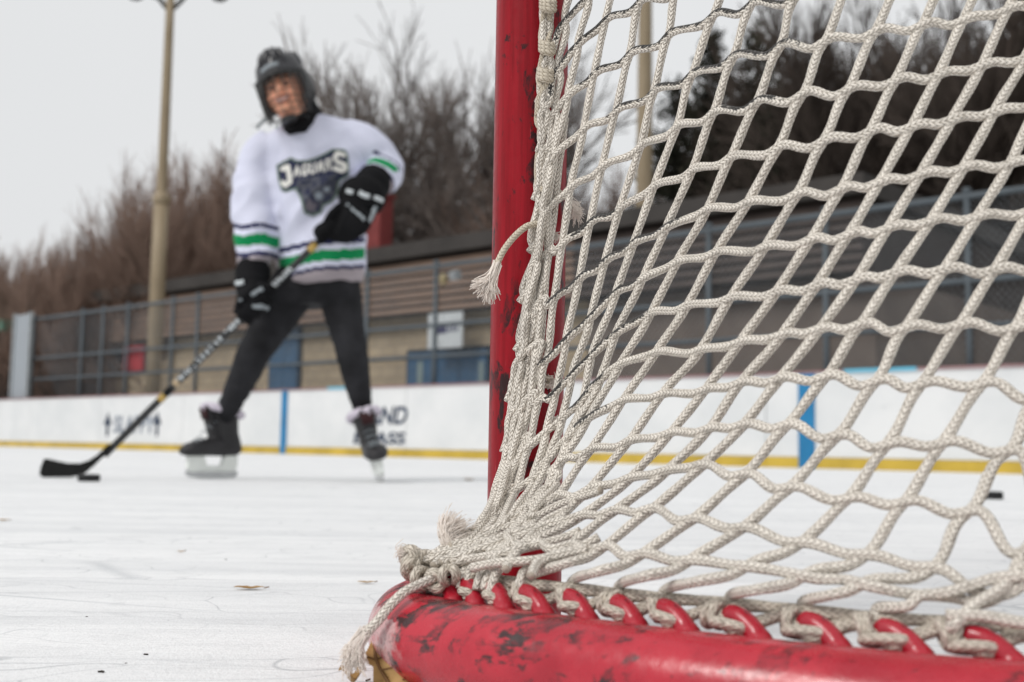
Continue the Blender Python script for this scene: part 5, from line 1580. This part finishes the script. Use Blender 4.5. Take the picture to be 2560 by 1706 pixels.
# ---- gloves
def glove(name, wrist, cuff_top, grip, side, cuff_r, marks, extra=None):
    a_ = Acc()
    if extra: extra(a_)
    out, lat, mid = hand(a_, wrist, grip, side, .0185, .030, palm=1.15)
    ax = (wrist - cuff_top).normalized()
    a_.tube([cuff_top, cuff_top.lerp(wrist, .35), cuff_top.lerp(wrist, .75), wrist, wrist.lerp(mid, .35)], [cuff_r * 1.02, cuff_r * 1.06, cuff_r * .92, cuff_r * .8, cuff_r * .72], 20)
    # padded rolls on the back of the hand
    for f in (.15, .5, .85):
        c = wrist.lerp(mid, f) + out * .026
        a_.tube([c - SD * .052, c - SD * .02 + out * .006, c + SD * .02 + out * .006, c + SD * .052], [.010, .017, .017, .010], 10)
    o = link(name, voxel(a_, .0055, [M_blk], name, 2), person)
    b = BVHTree.FromPolygons([v.co.copy() for v in o.data.vertices], [tuple(p_.vertices) for p_ in o.data.polygons])
    for pl, w, m in marks:
        c_ = Acc(); pts = []
        for x, y in pl:
            d = ray(x, y).normalized(); h = b.ray_cast(CAM, d)
            pts.append(h[0] + d * .0065 if h[0] is not None else W(x, y, grip.y - .04))
        c_.tube(spline(pts, .004), w, 8, flat=1.0); c_.obj('glove_mark', m, o)
    return o
def padL(a_):
    a_.ball(P(628, 712, -.20), .062, .055, .062, None, 20); a_.ball(P(632, 752, -.22), .058, .05, .058, None, 20)
def padR(a_):
    a_.ball(P(905, 492, -.21), .098, .06, .085, Matrix.Rotation(R(15), 3, 'Y'), 20)
    a_.ball(P(884, 545, -.23), .075, .05, .080, Matrix.Rotation(R(-10), 3, 'Y'), 20)
    for k in range(4):
        c = spline([P(878 + k * 17, 512 + k * 8, -.255), P(866 + k * 15, 545 + k * 6, -.275), P(852 + k * 12, 580 + k * 2, -.26), P(842 + k * 8, 596, -.22)], .01)
        a_.tube(c, [.021] * len(c), 12)
glove('glove', wristL, P(636, 672, -.13), gripL, -1, .068,
      [([(592, 709), (602, 708), (611, 705)], .011, M_pat), ([(627, 738), (642, 731), (658, 722)], .010, M_patg), ([(632, 766), (650, 766), (668, 770)], .011, M_patg), ([(598, 752), (606, 748)], .008, M_patg)], padL)
glove('glove', wristR, P(940, 448, -.10), gripR, 1, .072,
      [([(868, 478), (884, 483)], .011, M_pat), ([(898, 482), (912, 490), (924, 492)], .012, M_pat), ([(934, 494), (948, 499), (955, 502)], .011, M_pat), ([(868, 512), (884, 528), (900, 540), (912, 552)], .0085, M_patg), ([(938, 518), (930, 540), (922, 556)], .009, M_patg)], padR)

# ---- skates
def skate(px, py, d, yaw, roll, pitch=0.0, s=1.0):
    """origin: blade contact point under the ankle; local x = toe, y = picture-away side, z up"""
    o_ = P(px, py, d); o_.z = .001
    rot = Matrix.Rotation(yaw, 3, 'Z') @ Matrix.Rotation(roll, 3, 'X') @ Matrix.Rotation(pitch, 3, 'Y')
    def L(x, y, z): return o_ + rot @ Vector((x * s, y * s, z * s))
    def lv(x, y, z): return rot @ Vector((x * s, y * s, z * s))
    b = Acc()
    b.loft([(L(-.085, 0, .100), lv(.02, 0, 0), lv(0, .03, 0)), (L(-.082, 0, .115), lv(.045, 0, 0), lv(0, .036, 0)), (L(-.066, 0, .15), lv(.052, 0, 0), lv(0, .037, 0)), (L(-.05, 0, .19), lv(.055, 0, .006), lv(0, .039, 0)), (L(-.042, 0, .235), lv(.058, 0, .004), lv(0, .044, 0)), (L(-.034, 0, .268), lv(.066, 0, .012), lv(0, .050, 0))], 24, exp=2.4)
    b.loft([(L(-.115, 0, .112), lv(0, .02, 0), lv(0, 0, .012)), (L(-.10, 0, .118), lv(0, .033, 0), lv(0, 0, .026)), (L(-.05, 0, .125), lv(0, .037, 0), lv(0, 0, .036)), (L(.02, 0, .128), lv(0, .042, 0), lv(0, 0, .038)), (L(.08, 0, .122), lv(0, .047, 0), lv(0, 0, .033)), (L(.125, 0, .116), lv(0, .043, 0), lv(0, 0, .027)), (L(.155, 0, .110), lv(0, .022, 0), lv(0, 0, .015))], 22, exp=2.4)
    b.loft([(L(.005, 0, .15), lv(0, .03, 0), lv(.02, 0, .02)), (L(.03, 0, .22), lv(0, .03, 0), lv(.014, 0, .006)), (L(.052, 0, .285), lv(0, .034, 0), lv(.010, 0, .004)), (L(.066, 0, .30), lv(0, .028, 0), lv(.006, 0, .003))], 16, exp=2.6)
    root = link('skate', voxel(b, .0055, [M_boot], 'skate', 2), person)
    t_ = Acc(); t_.loft([(L(.052, 0, .238), lv(0, .024, 0), lv(.006, 0, 0)), (L(.066, 0, .285), lv(0, .027, 0), lv(.006, 0, 0))], 12); t_.obj('tongue', M_bootred, root)
    la = Acc()
    for k in range(7):
        x0 = .095 - k * .014 - max(0, k - 3) * .006; z0 = .146 + k * .008 + max(0, k - 2) * .014
        la.tube([L(x0, -.024, z0), L(x0 + .006, 0, z0 + .008), L(x0, .024, z0)], .0028 * s, 6)
    la.obj('laces', M_patg, root)
    c_ = Acc(); c_.tube(spline([L(.05 + .02 * math.cos(0), 0, .284)] + [L(-.034 + .080 * math.cos(q), .058 * math.sin(q), .276 + .018 * math.cos(q)) for q in np.linspace(.15, 6.13, 20)], .006), .0165 * s, 8); c_.obj('sock_cuff', M_sock, root)
    h = Acc()
    prof = [(-.105, .092), (-.108, .06), (-.100, .028), (.118, .028), (.128, .045), (.122, .094), (.056, .094), (.040, .052), (-.030, .052), (-.046, .092)]
    n = len(prof)
    for y in (-.006, .006): pass
    V = [tuple(L(x, y * (1.6 if z > .08 else 1), z)) for y in (-.009, .009) for x, z in prof]
    F = [tuple(range(n)), tuple(range(n, 2 * n))[::-1]] + [(i, i + n, (i + 1) % n + n, (i + 1) % n) for i in range(n)]
    h.add(V, F); ho = h.obj('blade_holder', M_holder, root, smooth=False)
    r_ = Acc()
    prof = [(-.112, .03), (-.116, .012), (-.10, .002), (-.05, 0), (.06, 0), (.115, .006), (.135, .018), (.132, .032)]
    n = len(prof)
    V = [tuple(L(x, y, z)) for y in (-.0016, .0016) for x, z in prof]
    F = [tuple(range(n)), tuple(range(n, 2 * n))[::-1]] + [(i, i + n, (i + 1) % n + n, (i + 1) % n) for i in range(n)]
    r_.add(V, F); r_.obj('runner', M_steel, root, smooth=False)
    return root
skate(534, 1197, 0.03, R(180 + 48), R(0), 0, 1.0)
skate(950, 1204, -.04, R(-76), R(14.5), R(0), 1.0)

# ================================================================ hockey stick
M_shaft = simple('black stick shaft', (.014, .014, .015), .4, .5, .3, 20)
M_tape = simple('black stick tape', (.010, .010, .010), .85, .2, .3, 60, bump=.3, bscale=300, bdist=.0008)
M_gold = simple('gold stick band', (.42, .28, .07), .4, .5, .15, 30)
M_tan = simple('tan stick band', (.42, .32, .20), .4, .5, .15, 30)
stick = empty('hockey_stick', SB); tag(stick, 'black hockey stick with white letter blocks and gold bands held low by the player', 'hockey stick')
so = (Vector((0, -1, 0)) - SD * Vector((0, -1, 0)).dot(SD)).normalized(); sl_ = SD.cross(so)
def sbar(a, b, w, d, mat, name, n=2):
    q = Acc(); q.loft([(a.lerp(b, f), sl_ * w / 2, so * d / 2) for f in np.linspace(0, 1, n)], 16, exp=4); return q.obj(name, mat, stick)
sbar(SB, ST + SD * .03, .0265, .020, M_shaft, 'shaft', 12)
for p0, p1, m in ((398, 412, M_gold), (436, 447, M_tan), (414, 428, M_tape), (772, 790, M_gold)):
    sbar(shaft_at(p0), shaft_at(p1), .0285, .0222, m, 'band')
acc = Acc(); rd = random.Random(12)
def decal(p0, p1, n, w0, w1):
    for k in range(n):
        a, b = shaft_at(p0 + (p1 - p0) * k / n), shaft_at(p0 + (p1 - p0) * (k + .72) / n)
        c = (a + b) / 2 + so * .0108
        for q in (-1, 0, 1):
            if rd.random() < .2: continue
            acc.box(c + sl_ * q * .0062 + SD * rd.uniform(-.003, .003), .0058, (b - a).length * rd.uniform(w0, w1), .0012, Matrix((sl_, SD, so)).transposed())
decal(446, 480, 5, .6, 1.1); decal(482, 560, 7, .35, .8); decal(565, 610, 5, .6, 1.1); decal(672, 730, 9, .5, 1.1)
acc.obj('lettering', M_pat, stick, smooth=False)
# blade: flat, curved towards the toe, from the shaft's foot
bl = [(110, 1147), (101, 1170), (98, 1186), (107, 1194), (150, 1194.5), (190, 1192), (207, 1187), (222, 1177), (240, 1160), (262, 1140), (280, 1121), (270, 1110), (255, 1127), (240, 1140), (222, 1151), (205, 1157), (190, 1159.5), (170, 1158), (150, 1154), (128, 1149)]
def bY(x, y): return 4.46 + .10 * max(0, (240 - x) / 140) ** 1.6 * .4 - .01
acc = Acc(); V, F = sheet(bl, bY, .012, 2.2); acc.add(V, F)
acc.obj('blade', M_tape, stick)
